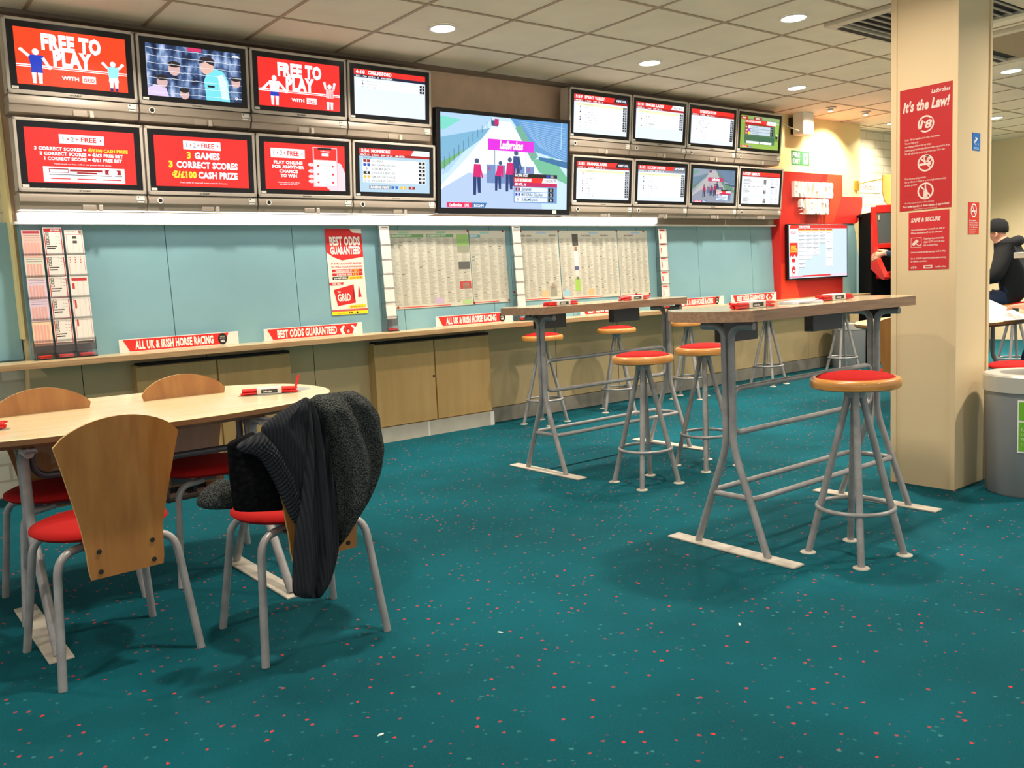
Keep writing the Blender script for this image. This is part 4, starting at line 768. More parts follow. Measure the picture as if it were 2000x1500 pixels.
for v, s_, u, w_ in ((45, 'Anti-social behaviour towards our staff or', 6, 84), (53, 'fellow customers will not be tolerated', 6, 78), (68, 'This shop is protected by', 38, 50), (76, 'digital CCTV and a 24 hour', 38, 52), (84, 'link to local Police', 38, 36), (100, 'Limited amount of cash securely held in shop', 6, 86), (115, 'Up to £10,000 reward for information leading', 6, 88), (122, 'to robbery conviction', 6, 40)): c.text(s_, u, v, 4.2, PW, 1, w=w_, bold=.025, shear=.2)
for q in ((6, 62, 33, 63), (6, 85, 33, 86), (6, 62, 7, 86), (32, 62, 33, 86)): c.rect(*q, PW, 1)
c.poly([(8, 78), (20, 66), (26, 71), (14, 82)], PW, 1); c.line(20, 78, 26, 82, 2, PW, 1); c.line(26, 82, 32, 80, 2, PW, 1)
c.text('abb', 6, 138, 6, PW, 1, w=15, bold=.01); c.line(14, 128, 14, 131, .7, PW, 1); c.rect(38, 131, 60, 139, PW, 1); c.rect(42, 133.4, 57, 136, PR2, 2); c.text('Ladbrokes', 94, 137, 4, PW, 1, w=26, bold=.03, shear=.2, al='r')
facing_left(c, 'notice', 2.199, 2.413, 1.165, 'scuffed red SAFE & SECURE notice below the larger one on the pillar')
c = paper(CV(.088, .09, 100, 104), D((30, 110, 190))); c.V = 104; c.text('?', 30, 70, 44, D(WH), 1, w=34, bold=.0); c.line(20, 62, 40, 40, 9, D(WH), 1); c.text('T', 72, 76, 14, D(WH), 1); c.rect(14, 84, 84, 88, D((150, 190, 225)), 1); c.rect(14, 92, 84, 96, D((150, 190, 225)), 1)
tag(c.build('notice', None, (4.81, 2.1635, 1.768)), 'small blue hearing loop sign on the front of the pillar', 'sign')
c = paper(CV(.122, .165, 100, 135), D((226, 58, 40))); c.ring(50, 34, 24, 30, D(WH), 1, k=.9); c.rect(34, 34, 66, 40, D(WH), 1); c.line(34, 14, 66, 54, 5, D(WH), 2)
for i, (s_, w_) in enumerate((('It is against', 60), ('the law to smoke', 76), ('in these premises', 78), ('or on this site', 72))): c.text(s_, 10, 80 + i * 9, 6, D(WH), 1, w=w_, bold=.03)
for i in range(4): c.rect(10, 114 + i * 5, 74 - (i % 2) * 14, 116 + i * 5, D((240, 170, 150)), 1)
tag(c.build('notice', None, (4.79, 2.1635, 1.338)), 'small red no smoking sign on the front of the pillar', 'sign')

# ------------------------------------------------------------------ furniture
def bar_stool(label, loc, rz, proto=[None], group='bar stools with red cushions'):
    if proto[0] is not None:
        o = dup(proto[0]); o.location = loc; o.rotation_euler = (0, 0, rz); return tag(o, label, 'stool', group)
    t = thing('bar_stool', label, 'stool', loc, rz, group); proto[0] = t
    b = MB(); b.lathe([(0, .706), (.166, .706), (.176, .712), (.178, .725), (.178, .738), (.172, .748), (.158, .752), (.152, .748)], M_beech, seg=48); b.build('seat_ring', t, smooth=50)
    b = MB(); b.lathe([(.157, .744), (.153, .752), (.13, .762), (.08, .770), (.0, .773)], M_red, seg=40); b.build('cushion', t, smooth=60)
    b = MB(); b.lathe([(0, .66), (.034, .665), (.040, .69), (.052, .706)], M_tubes, seg=20); b.build('hub', t, smooth=50)
    for k in range(4):
        a = k * PI / 2; d = Vector((math.cos(a), math.sin(a), 0))
        b = MB(); b.tube(fillet([d * .026 + Vector((0, 0, .703)), d * .03 + Vector((0, 0, .655)), d * .188 + Vector((0, 0, .004))], .05), .0145, M_tubes, seg=14); l = b.build('leg', t, smooth=50)
        b = MB(); b.lathe([(0, .0075), (.024, .006), (.032, .003), (.033, 0), (0, 0)], M_plate, c=(d.x * .19, d.y * .19, 0), seg=20); b.build('foot', l, smooth=50)
    b = MB(); b.tube([(.152 * math.cos(2 * PI * i / 40), .152 * math.sin(2 * PI * i / 40), .205) for i in range(40)], .0095, M_tubes, closed=True, seg=10); b.build('foot_ring', t, smooth=60)
    return t
a0 = math.radians(37)
bar_stool('bar stool with red cushion nearest the camera, before the near bar table', (3.313, 1.963, 0), a0)
bar_stool('bar stool with red cushion in front of the further bar table', (3.702, 3.522, 0), math.radians(36))
bar_stool('bar stool with red cushion between the two bar tables', (4.284, 3.552, 0), math.radians(38))
bar_stool('bar stool tucked under the counter behind the further table leftmost', (4.77, 5.69, 0), math.radians(60))
bar_stool('bar stool tucked under the counter, seen through the further bar table', (5.64, 5.68, 0), math.radians(5))
bar_stool('bar stool tucked under the counter behind the middle stool', (6.62, 5.68, 0), math.radians(70))
bar_stool('bar stool under the counter, seen through the near bar table', (7.82, 5.63, 0), math.radians(50))
bar_stool('bar stool under the counter end beside the far bin', (8.90, 5.42, 0), math.radians(20))

def leg_pair(t, x, yc, hz, jz, sp, arm, r, top_r=.05, gap=.021, m=None, ar=.035):
    m = m or M_tubes
    for s in (-1, 1):
        b = MB(); b.tube(fillet([(x, yc + s * arm, hz), (x, yc + s * gap, hz), (x, yc + s * gap, jz), (x, yc + s * sp, .008)], .06, 8), r, m, seg=16); b.build('leg', t, smooth=50)
def plate(t, x, yc, hl, hw=.038):
    b = MB(); b.box(x - hw, x + hw, yc - hl, yc + hl, 0, .009, M_plate, bev=.003); b.build('base_plate', t)
def bar_table(label, xo, yo):
    """xo, yo = middle of the left leg frame; frames 1.155 m apart"""
    t = thing('bar_table', label, 'table', (xo + .575, yo, 0)); L = -.575
    b = MB(); top = [(-.155, -.25), (1.09, -.25), (1.27, -.09), (1.27, .09), (1.15, .25), (-.09, .25), (-.235, .09), (-.235, -.09)]
    b.prism([(L + x, y) for x, y in top], 1.005, 1.048, M_bedge)
    b.face([b.bm.verts.new((L + x * 1, y, 1.0486)) for x, y in top], M_btop); b.build('tabletop', t)
    for x in (L, L + 1.155):
        leg_pair(t, x, 0, .975, .46, .185, .135, .0155, gap=.018); plate(t, x, 0, .335)
        b = MB(); b.box(x - .012, x + .012, -.13, -.09, .985, 1.0048, M_dtube); b.box(x - .012, x + .012, .09, .13, .985, 1.0048, M_dtube); b.build('mounting_bar', t)
    b = MB(); b.tube(fillet([(L + .6, 0, .705), (L + 1.125, 0, .705), (L + 1.125, 0, .512), (L + .03, 0, .512), (L + .03, 0, .705), (L + .6, 0, .705)], .05, 6)[:-1], .0125, M_tubes, closed=True, seg=12); b.build('rail_loop', t, smooth=60)
    b = MB(); b.tube(fillet([(L + .5, -.118, .245), (L + 1.13, -.118, .245), (L + 1.13, .118, .245), (L - .0, .118, .245), (L, -.118, .245), (L + .5, -.118, .245)], .05, 6)[:-1], .0125, M_tubes, closed=True, seg=12); b.build('foot_rail', t, smooth=60)
    for x0, x1 in ((.0, .235), (.66, .91)):
        b = MB(); b.box(L + x0, L + x1, .0 + .02, .07, .905, 1.004, M_box, bev=.002); b.box(L + x0 - .001, L + x0, .024, .066, .91, 1.0, M_bezel); b.build('slip_box', t)
    return t
bar_table('high bar table with rounded brown top, nearest the pillar', 3.0, 2.36)
bar_table('high bar table with brown top, further away in front of the newspapers', 3.51, 4.20)
def super_ellipse(a, bb, p, n=72, cx=0, cy=0):
    return [(cx + a * math.copysign(abs(math.cos(2 * PI * i / n)) ** (2 / p), math.cos(2 * PI * i / n)), cy + bb * math.copysign(abs(math.sin(2 * PI * i / n)) ** (2 / p), math.sin(2 * PI * i / n))) for i in range(n)]
def dining_table(label, x, y, rz=0, ty=.42, tray=True):
    t = thing('dining_table', label, 'table', (x, y, 0), rz)
    A = super_ellipse(.935, .60, 2.4, cy=ty); B = super_ellipse(.93, .595, 2.4, cy=ty); b = MB()
    def ringv(P_, z): return [b.bm.verts.new((p[0], p[1], z)) for p in P_]
    rs = [ringv(B, .745), ringv(A, .741), ringv(A, .722), ringv(super_ellipse(.92, .585, 2.4, cy=ty), .708)]
    b.face(rs[0], M_dtop); b.face(rs[3][::-1], M_dedge)
    for i in range(3):
        for k in range(72): b.face([rs[i][k], rs[i][(k + 1) % 72], rs[i + 1][(k + 1) % 72], rs[i + 1][k]], M_dtop if i == 0 else M_dedge)
    b.build('tabletop', t)
    for X in (-.425, .425):
        leg_pair(t, X, 0, .69, .40, .30, .14, .0175, m=M_tubes); plate(t, X, 0, .345, .04)
        b = MB(); b.box(X - .02, X + .02, -.2, ty + .25, .698, .707, M_dtube); b.build('mounting_bar', t)
    b = MB(); b.tube(fillet([(-.39, .03, .70), (-.39, .03, .575), (.39, .03, .575), (.39, .03, .70)], .08, 8), .0135, M_dtube, seg=12); b.build('cross_rail', t, smooth=60)
    if tray:
        b = MB(); b.box(-.72, -.60, -.02, .3, .62, .7, M_bezel, bev=.002); b.build('slip_box', t)
    return t
dining_table('oval maple dining table with brown edge and four chairs in the foreground', .94, 3.56)
dining_table('oval dining table behind the pillar with a newspaper on it', 7.27, 3.33, 0, .12, False)

def back_mesh(name, parent):
    nz, nx = 14, 16; b = MB()
    prof = [(.335, .112), (.345, .117), (.42, .119), (.50, .128), (.60, .150), (.70, .172), (.772, .190)]
    def half(z):
        for (z0, h0), (z1, h1) in zip(prof, prof[1:]):
            if z <= z1: return h0 + (h1 - h0) * (z - z0) / (z1 - z0)
        return prof[-1][1]
    grid = {0: [], 1: []}
    for side, off in ((0, -.006), (1, .006)):
        for j in range(nz + 1):
            row = []
            for i in range(nx + 1):
                s_ = i / nx * 2 - 1; ztop = .772 + .078 * (1 - s_ * s_) ** .75
                q = j / nz; z = .335 + (ztop - .335) * q; hw = half(min(z, .772)); x = s_ * hw
                yb = -.245 - .055 * max(0, (z - .45)) / .4 + (.16 * x * x if z > .45 else .05 * x * x) * 3.0
                row.append(b.bm.verts.new((x, yb + off, z)))
            grid[side].append(row)
    for j in range(nz):
        for i in range(nx):
            g0, g1 = grid[0], grid[1]; b.face([g0[j][i], g0[j][i + 1], g0[j + 1][i + 1], g0[j + 1][i]], M_ply); b.face([g1[j][i + 1], g1[j][i], g1[j + 1][i], g1[j + 1][i + 1]], M_ply)
    def rim(a0_, a1_): b.face([a0_[0], a0_[1], a1_[1], a1_[0]], M_plyedge)
    for i in range(nx):
        for j in (0, nz): rim((grid[0][j][i], grid[0][j][i + 1]), (grid[1][j][i], grid[1][j][i + 1]))
    for j in range(nz):
        for i in (0, nx): rim((grid[0][j][i], grid[0][j + 1][i]), (grid[1][j][i], grid[1][j + 1][i]))
    return b.build(name, parent, smooth=40)
def chair(label, loc, rz, proto=[None]):
    gname = 'beech-backed chairs with red seats'
    if proto[0] is not None:
        o = dup(proto[0]); o.location = loc; o.rotation_euler = (0, 0, rz); return tag(o, label, 'chair', gname)
    t = thing('dining_chair', label, 'chair', loc, rz, gname); proto[0] = t
    b = MB(); b.lathe([(0, .432), (.15, .434), (.20, .442), (.217, .455), (.215, .466), (.19, .477), (.12, .484), (0, .487)], M_red, seg=44, sx=1.0, sy=.98); b.build('seat', t, smooth=60)
    bk = back_mesh('backrest', t)
    for x in (-.083, .083):
        for z in (.357, .422):
            b = MB(); b.lathe([(0, .003), (.0065, .003), (.008, 0)], M_dark, seg=14); b.build('bolt', bk, (x, -.2515, z), (PI / 2, 0, 0))
    for sx in (-1, 1):
        b = MB(); b.tube(fillet([(sx * .06, -.11, .418), (sx * .185, -.165, .412), (sx * .222, -.222, .0)], .07, 8), .0135, M_tubes, seg=14); b.build('leg', t, smooth=50)
        b = MB(); b.tube(fillet([(sx * .06, .11, .418), (sx * .175, .15, .412), (sx * .218, .222, .0)], .07, 8), .0135, M_tubes, seg=14); b.build('leg', t, smooth=50)
    b = MB(); b.tube([(-.07, -.12, .418), (-.07, .12, .418)], .0125, M_tubes); b.tube([(.07, -.12, .418), (.07, .12, .418)], .0125, M_tubes); b.box(-.10, .10, -.236, -.11, .408, .416, M_dtube)
    b.box(-.1, .1, -.240, -.233, .345, .416, M_dtube); b.build('seat_frame', t, smooth=40)
    return t
chair('beech-backed chair with red seat nearest the camera, back turned', (.6725, 3.196, 0), math.radians(4.1))
chair('beech-backed chair with red seat under the dark fleece coat', (1.24, 2.884, 0), math.radians(-2.2))
chair('beech-backed chair with red seat at the table\'s far left side', (.70, 3.9, 0), math.radians(180))
chair('beech-backed chair with red seat across the table, before the cupboard', (1.285, 3.89, 0), math.radians(178))
chair('beech-backed chair beside the pillar, seen edge-on past the bar table', (5.98, 3.10, 0), math.radians(-80))
chair('chair with a red seat just behind the large bin', (6.55, 2.62, 0), math.radians(8))

# dark low box by the wall
b = MB(); MDW = mat('dark_wood', (52, 36, 28), .5)
b.box(0, .36, 0, .20, 0, .012, MDW); b.box(0, .012, 0, .2, 0, .15, MDW); b.box(.33, .36, 0, .2, 0, .15, mat('brown_wood', (96, 58, 34), .5)); b.box(0, .36, .188, .2, 0, .15, M_bezel); b.box(0, .36, 0, .012, 0, .03, MDW); b.box(.17, .19, .02, .19, .012, .1, M_bezel)
tag(b.build('storage_tray', None, (1.50, 5.3, 0), (0, 0, .12)), 'low dark open wooden tray on the carpet behind the chairs', 'tray')

# ------------------------------------------------------------------ bins
def bin_(label, loc, r, h, sticker_=False):
    t = thing('waste_bin', label, 'bin', loc)
    b = MB(); b.lathe([(0, .004), (r * .9, .0), (r * .93, .01), (r * .955, h * .87), (r * .9, h * .87)], M_binm, seg=56); b.build('body', t, smooth=40)
    b = MB(); b.lathe([(r * .955, h * .855), (r, h * .86), (r, h * .985), (r * .97, h), (r * .66, h * 1.0), (r * .64, h * .97), (r * .64, h * .86)], M_rim, seg=56); b.build('rim', t, smooth=35)
    b = MB(); b.lathe([(0, h * .88), (r * .64, h * .88), (r * .64, h * .9)], M_bezel, seg=40); b.build('liner', t)
    if sticker_:
        c = CV(1, 1, 100, 100); G_ = D((110, 180, 40)); b = MB()
        def patch(a0_, a1_, z0, z1, m, k):
            n = 10; rr_ = r * (.93 + .025 * ((z0 + z1) / 2) / h) + k
            A = [b.bm.verts.new((rr_ * math.cos(a0_ + (a1_ - a0_) * i / n), rr_ * math.sin(a0_ + (a1_ - a0_) * i / n), z)) for z in (z0, z1) for i in range(n + 1)]
            for i in range(n): b.face([A[i], A[i + 1], A[n + 2 + i], A[n + 1 + i]], m)
        a0_, a1_ = math.radians(185), math.radians(235); patch(a0_, a1_, .235, .50, D(WH), .003); patch(a0_ + .03, a1_ - .03, .40, .492, G_, .0045); patch(a0_ + .03, a1_ - .03, .243, .39, G_, .0045)
        for i, s_ in enumerate(('PAPER', 'OTHER', 'PLASTIC', 'CANS')):
            V_, F_ = txt(s_, .02); k = .014 / CAP; zz = .345 - i * .024; rr_ = r * (.93 + .025 * zz / h) + .0055
            vs = [b.bm.verts.new((rr_ * math.cos(a0_ + .08 + x * k / r), rr_ * math.sin(a0_ + .08 + x * k / r), zz + y_ * k)) for x, y_ in V_]
            for f in F_: b.face([vs[q] for q in f], D((200, 225, 160)))
        b.build('label', t)
    return t
bin_('large round grey bin with a green label, right of the pillar', (4.85, 1.888, 0), .225, .62, True)
bin_('round grey bin far away at the end of the counter', (9.62, 5.78, 0), .2, .54)

# ------------------------------------------------------------------ things on the tables
def holder(label, loc, rz, where, up=False):
    t = thing('pen_holder', label, 'pen holder', loc, rz)
    b = MB(); b.box(-.055, .055, -.03, .03, 0, .03, M_white, bev=.004); b.build('body', t)
    c = CV(.072, .017, 40, 8, .0004); c.rect(0, 0, 40, 8, D((70, 64, 60)), 0); c.text('Ladbrokes', 4, 6, 4, D(WH), 1, w=22, bold=.03, shear=.2); c.build('label', t, (0, -.0312, .006))
    R = Matrix.Rotation(rz, 4, 'Z')
    for s in (-1, 1):
        for k in range(8):
            p = R @ Vector((s * .088 + random.uniform(-.005, .005), -.021 + (k % 4) * .0135, .007 + (k // 4) * .0135))
            penc('red pen in the ' + ('left' if s < 0 else 'right') + ' bundle of the ' + where, (loc[0] + p.x, loc[1] + p.y, loc[2] + p.z), (0, random.uniform(-.08, .08), rz + random.uniform(-.12, .12)), 'red pens at the ' + where)
    if up:
        p = R @ Vector((.125, -.01, .045)); penc('red plastic pen standing up at the end of the dining table holder', (loc[0] + p.x, loc[1] + p.y, loc[2] + p.z), (0, math.radians(-72), rz), None)
holder('white pen holder at the left end of the further bar table', (3.60, 4.10, 1.0488), 0, 'left holder on the further bar table')
holder('white pen holder at the right end of the further bar table', (4.27, 4.12, 1.0488), 0, 'right holder on the further bar table')
holder('white pen holder at the left end of the near bar table', (3.05, 2.27, 1.0488), 0, 'left holder on the near bar table')
holder('white pen holder near the middle of the near bar table', (3.72, 2.31, 1.0488), 0, 'right holder on the near bar table')
holder('white pen holder on the dining table beside the grey disc', (1.585, 3.86, .748), math.radians(-24), 'far holder on the dining table', True)
holder('white pen holder at the left edge of the dining table', (.385, 3.80, .748), math.radians(-20), 'left holder on the dining table')
for x, y, l in ((1.585, 3.86, 'flat grey pad under the far pen holder on the dining table'), (.385, 3.80, 'flat grey pad under the left pen holder on the dining table')):
    b = MB(); b.prism(super_ellipse(.14, .05, 2, 32), 0, .002, mat('pad_grey', (170, 165, 150), .4)); tag(b.build('table_pad', None, (x, y, .7455), (0, 0, -.4)), l, 'pad')
b = MB(); b.lathe([(0, .003), (.072, .003), (.075, 0), (0, 0)], mat('disc_grey', (172, 174, 172), .35), seg=36); tag(b.build('plastic_disc', None, (1.735, 3.93, .7455)), 'flat round grey disc at the end of the dining table', 'disc')
for k in range(3):
    b = MB(); b.box(-.09, .09, -.055, .055, 0, .0035, D((226, 230, 240)), bev=.001); tag(b.build('paper_slip', None, (3.44, 2.30, 1.049 + k * .0037), (0, 0, .05 * k - .04)), 'blank white slip lying in the loose stack on the near bar table', 'paper', 'loose white slips on the near bar table')
# newspaper on far table
c = paper(CV(.62, .42, 124, 84, .0004), D((232, 226, 218))); c.rect(4, 6, 12, 78, D((226, 120, 100)), 1)
for i in range(5):
    for j in range(10): c.rect(18 + i * 20, 8 + j * 7, 34 + i * 20 - (j * 7 % 5), 10 + j * 7, D((170, 165, 160)), 1)
c.line(60, 20, 80, 44, 3, D((110, 106, 104)), 2); c.line(80, 44, 92, 24, 3, D((110, 106, 104)), 2)
o = c.build('newspaper', None, (6.98, 2.98, .752), (math.radians(-72), 0, math.radians(-24))); tag(o, 'open newspaper tilted up on the table behind the pillar', 'newspaper')
b = MB(); b.box(-.16, .16, -.1, .1, 0, .004, D((236, 232, 226))); tag(b.build('paper_sheet', None, (7.06, 2.93, .7465), (0, 0, -.3)), 'flat white sheet on the table edge beside the open newspaper', 'paper')
# high ledge at the right picture edge
t = thing('high_shelf', 'metal-edged end of a high shelf at the right picture edge', 'shelf', (8.1, 3.05, 0))
b = MB(); b.box(-.42, .5, -.3, .1, 1.205, 1.25, M_rim, bev=.004); b.build('shelf_board', t); b = MB(); b.tube([(.35, -.1, .0), (.35, -.1, 1.205)], .02, M_tubes); b.build('post', t); b = MB(); b.lathe([(0, .012), (.18, .008), (.19, 0), (0, 0)], M_tubes, c=(.35, -.1, 0)); b.build('foot', t)

# ------------------------------------------------------------------ people (one continuous skinned body each)
def person(label, J, B, seg_mat, loc=(0, 0, 0), rz=0, kids=None):
    """J: name -> (x,y,z,r); B: bone list"""
    t = thing('person', label, 'person', loc, rz)
    names = list(J); me = bpy.data.meshes.new('body'); me.from_pydata([J[n][:3] for n in names], [(names.index(a), names.index(b_)) for a, b_ in B], [])
    o = bpy.data.objects.new('body', me); C.objects.link(o)
    s = o.modifiers.new('s', 'SKIN'); me.skin_vertices[0].data
    for i, n in enumerate(names):
        r = J[n][3]; rx, ry = r if isinstance(r, tuple) else (r, r); me.skin_vertices[0].data[i].radius = (rx, ry); me.skin_vertices[0].data[i].use_root = (n == 'pelvis')
    ss = o.modifiers.new('u', 'SUBSURF'); ss.levels = 2; ss.render_levels = 2
    dg = bpy.context.evaluated_depsgraph_get(); dg.update(); nm_ = bpy.data.meshes.new_from_object(o.evaluated_get(dg)); o.modifiers.clear(); o.data = nm_
    ml = []
    for a, b_ in B:
        m = seg_mat(a, b_)
        if m not in ml: ml.append(m)
    nm_.materials.clear()
    for m in ml: nm_.materials.append(m)
    segs = [(Vector(J[a][:3]), Vector(J[b_][:3]), ml.index(seg_mat(a, b_))) for a, b_ in B]
    for p in nm_.polygons:
        best, bi = 9, 0
        for A, Bv, mi in segs:
            ab = Bv - A; tt = max(0, min(1, (p.center - A).dot(ab) / max(ab.length_squared, 1e-9))); d = (p.center - A - ab * tt).length
            if d < best: best, bi = d, mi
        p.material_index = bi; p.use_smooth = True
    o.parent = t
    return t
def hand(J, B, wrist, pre, d, side, up, k=1.0, curl=.5):
    """d: finger direction, side: across towards the thumb, up: back of the hand"""
    W = Vector(J[wrist][:3]); d, side, up = Vector(d).normalized(), Vector(side).normalized(), Vector(up).normalized()
    def add(n, v, r): J[pre + n] = (v.x, v.y, v.z, r)
    add('palm', W + d * .055 * k, (.03 * k, .018 * k)); B.append((wrist, pre + 'palm'))
    for i, (o_, L) in enumerate(((.03, .072), (.011, .08), (-.009, .075), (-.028, .06))):
        a = W + d * .085 * k + side * o_ * k; dd = (d - up * curl * .6).normalized(); e = (d * .4 - up * curl).normalized()
        add('k%d' % i, a, .0105 * k); add('m%d' % i, a + dd * L * .45 * k, .009 * k); add('t%d' % i, a + dd * L * .45 * k + e * L * .5 * k, .0075 * k)
        B.extend([(pre + 'palm', pre + 'k%d' % i), (pre + 'k%d' % i, pre + 'm%d' % i), (pre + 'm%d' % i, pre + 't%d' % i)])
    a = W + d * .03 * k + side * .032 * k; add('tb', a, .012 * k); add('tt', a + (d * .7 + side * .5 - up * .2).normalized() * .055 * k, .009 * k); B.extend([(wrist, pre + 'tb'), (pre + 'tb', pre + 'tt')])
def bodymat(top, low, shoe=None):
    shoe = shoe or M_bezel
    def f(a, b_):
        s = a + ' ' + b_
        if any(q in s for q in ('palm', '_k', '_m', '_t', 'head')): return M_skin
        if 'toe' in b_: return shoe
        if 'hip' in b_: return top
        if any(q in b_ for q in ('knee', 'ankle', 'hip')): return low
        if b_ in ('neck',): return top
        return top
    return f
# the man in a beanie on a stool: faces +y, a little left
J = {'pelvis': (0, 0, .83, (.21, .18)), 'waist': (0, -.03, .98, (.21, .19)), 'chest': (0, .0, 1.17, (.24, .19)), 'neckbase': (0, .07, 1.32, (.13, .12)), 'neck': (0, .13, 1.39, .058), 'head': (0, .165, 1.455, (.078, .09)), 'head_top': (0, .17, 1.53, (.075, .085)),
     'lsho': (-.20, .05, 1.27, .10), 'lelb': (-.28, .12, 1.02, .075), 'lwri': (-.16, .36, .99, .035), 'rsho': (.20, .05, 1.27, .10), 'relb': (.28, .12, 1.02, .075), 'rwri': (.16, .36, .99, .035),
     'lhip': (-.10, .04, .82, .10), 'lknee': (-.13, .42, .80, .07), 'lankle': (-.13, .36, .40, .045), 'ltoe': (-.13, .50, .35, .04), 'rhip': (.10, .04, .82, .10), 'rknee': (.14, .42, .78, .07), 'rankle': (.14, .36, .38, .045), 'rtoe': (.14, .50, .33, .04)}
BN = [('pelvis', 'waist'), ('waist', 'chest'), ('chest', 'neckbase'), ('neckbase', 'neck'), ('neck', 'head'), ('head', 'head_top'), ('chest', 'lsho'), ('lsho', 'lelb'), ('lelb', 'lwri'), ('chest', 'rsho'), ('rsho', 'relb'), ('relb', 'rwri'), ('pelvis', 'lhip'), ('lhip', 'lknee'), ('lknee', 'lankle'), ('lankle', 'ltoe'), ('pelvis', 'rhip'), ('rhip', 'rknee'), ('rknee', 'rankle'), ('rankle', 'rtoe')]
B1 = list(BN); hand(J, B1, 'lwri', 'l_', (.3, 1, -.1), (1, -.2, 0), (0, 0, 1)); hand(J, B1, 'rwri', 'r_', (-.3, 1, -.1), (-1, -.2, 0), (0, 0, 1))
P1 = person('person in black beanie and black hooded coat hunched on a stool', J, B1, bodymat(M_fabric, M_jean), (9.45, 3.86, 0), math.radians(12))
def headbits(t, hx, hy, hz, hat=True, tilt=0):
    b = MB(); b.lathe([(.0, .125), (.045, .118), (.078, .085), (.09, .04), (.093, .0), (.089, -.012)], M_hat, seg=28, sy=1.12)
    if hat: b.build('beanie', t, (hx, hy, hz + .035), (math.radians(8), 0, 0), smooth=60)
    else: b.build('hair', t, (hx, hy - .01, hz + .03), smooth=60)
    b = MB(); b.tube([(0, .0, .012), (0, .018, -.012), (0, .022, -.022), (0, .006, -.03)], [.008, .011, .014, .008], M_skin, seg=8); b.build('nose', t, (hx, hy + .088, hz), smooth=60)
    b = MB(); b.tube([(-.024, .0, 0), (0, .006, 0), (.024, 0, 0)], [.004, .007, .004], mat('lips', (176, 96, 88), .5), seg=6); b.build('mouth', t, (hx, hy + .088, hz - .05))
    for s in (-1, 1):
        b = MB(); b.lathe([(0, -.012), (.008, -.009), (.012, 0), (.008, .009), (0, .012)], mat('eye_white', (235, 232, 226), .3), seg=12); b.build('eye', t, (hx + s * .03, hy + .078, hz + .006))
        b = MB(); b.tube([(0, 0, .024), (0, -.012, .012), (0, -.01, -.014), (0, .002, -.026)], [.007, .01, .009, .006], M_skin, seg=8); b.build('ear', t, (hx + s * .08, hy + .0, hz - .005), smooth=60)
headbits(P1, 0, .165, 1.455)
b = MB(); MG_ = mat('glasses', (150, 120, 100), .3, metal=.5)
for s in (-1, 1): b.tube([(s * .033 + .024 * math.cos(2 * PI * i / 20), .10, .02 * math.sin(2 * PI * i / 20)) for i in range(20)], .0022, MG_, closed=True, seg=6); b.tube([(s * .057, .10, .006), (s * .084, .0, .008)], .002, MG_, seg=6)
b.build('glasses', P1, (0, .165, 1.462))
b = MB(); b.lathe([(.10, -.05), (.125, -.02), (.12, .02), (.095, .045), (.07, .03)], M_fabric, seg=28, sy=1.0); b.build('hood', P1, (0, .04, 1.355), (math.radians(-22), 0, 0), smooth=60)
t = bar_stool('bar stool carrying the person in the black beanie', (9.45, 3.86, 0), math.radians(10))
# person at the machine, mostly behind the pillar
J = {'pelvis': (0, 0, .95, (.16, .12)), 'waist': (0, 0, 1.10, (.16, .12)), 'chest': (0, 0, 1.32, (.19, .13)), 'neckbase': (0, 0, 1.47, (.09, .08)), 'neck': (0, .01, 1.53, .055), 'head': (0, .02, 1.61, (.075, .09)), 'head_top': (0, .02, 1.70, (.07, .082)),
     'lsho': (-.20, .0, 1.42, .07), 'lelb': (-.36, .18, 1.24, .052), 'lwri': (-.50, .42, 1.32, .032), 'rsho': (.20, .0, 1.42, .07), 'relb': (.26, .06, 1.14, .05), 'rwri': (.2, .30, 1.15, .03),
     'lhip': (-.1, 0, .92, .095), 'lknee': (-.11, .02, .5, .065), 'lankle': (-.11, -.02, .09, .042), 'ltoe': (-.12, .13, .04, .038), 'rhip': (.1, 0, .92, .095), 'rknee': (.11, .02, .5, .065), 'rankle': (.11, -.02, .09, .042), 'rtoe': (.12, .13, .04, .038)}
B2 = list(BN); hand(J, B2, 'lwri', 'l_', (-.35, .8, -.25), (.5, .1, .8), (-.8, -.3, .3), 1.3, 1.1); hand(J, B2, 'rwri', 'r_', (0, 1, 0), (-1, 0, 0), (0, 0, 1))
P2 = person('person in a blue jacket gripping the machine, only the hand showing', J, B2, bodymat(mat('blue_sleeve', (40, 66, 96), .9), M_jean), (10.25, 5.02, .02), math.radians(10))
headbits(P2, 0, .02, 1.61, False)
# reader at the far table, just outside the right edge, one hand on the newspaper
J = {'pelvis': (0, 0, .55, (.17, .14)), 'waist': (0, .01, .70, (.16, .13)), 'chest': (0, .05, .90, (.19, .14)), 'neckbase': (0, .08, 1.06, (.09, .08)), 'neck': (0, .10, 1.12, .055), 'head': (0, .13, 1.20, (.075, .09)), 'head_top': (0, .13, 1.29, (.07, .082)),
     'lsho': (-.19, .05, 1.0, .07), 'lelb': (-.24, .22, .84, .05), 'lwri': (-.18, .44, .84, .03), 'rsho': (.19, .05, 1.0, .07), 'relb': (.24, .22, .82, .05), 'rwri': (.14, .44, .84, .03),
     'lhip': (-.1, .04, .54, .10), 'lknee': (-.12, .44, .50, .065), 'lankle': (-.12, .42, .09, .042), 'ltoe': (-.12, .56, .04, .038), 'rhip': (.1, .04, .54, .10), 'rknee': (.12, .44, .50, .065), 'rankle': (.12, .42, .09, .042), 'rtoe': (.12, .56, .04, .038)}
B3 = list(BN); hand(J, B3, 'lwri', 'l_', (.2, 1, .05), (1, -.2, 0), (0, 0, 1)); hand(J, B3, 'rwri', 'r_', (-.2, 1, .05), (-1, -.2, 0), (0, 0, 1))
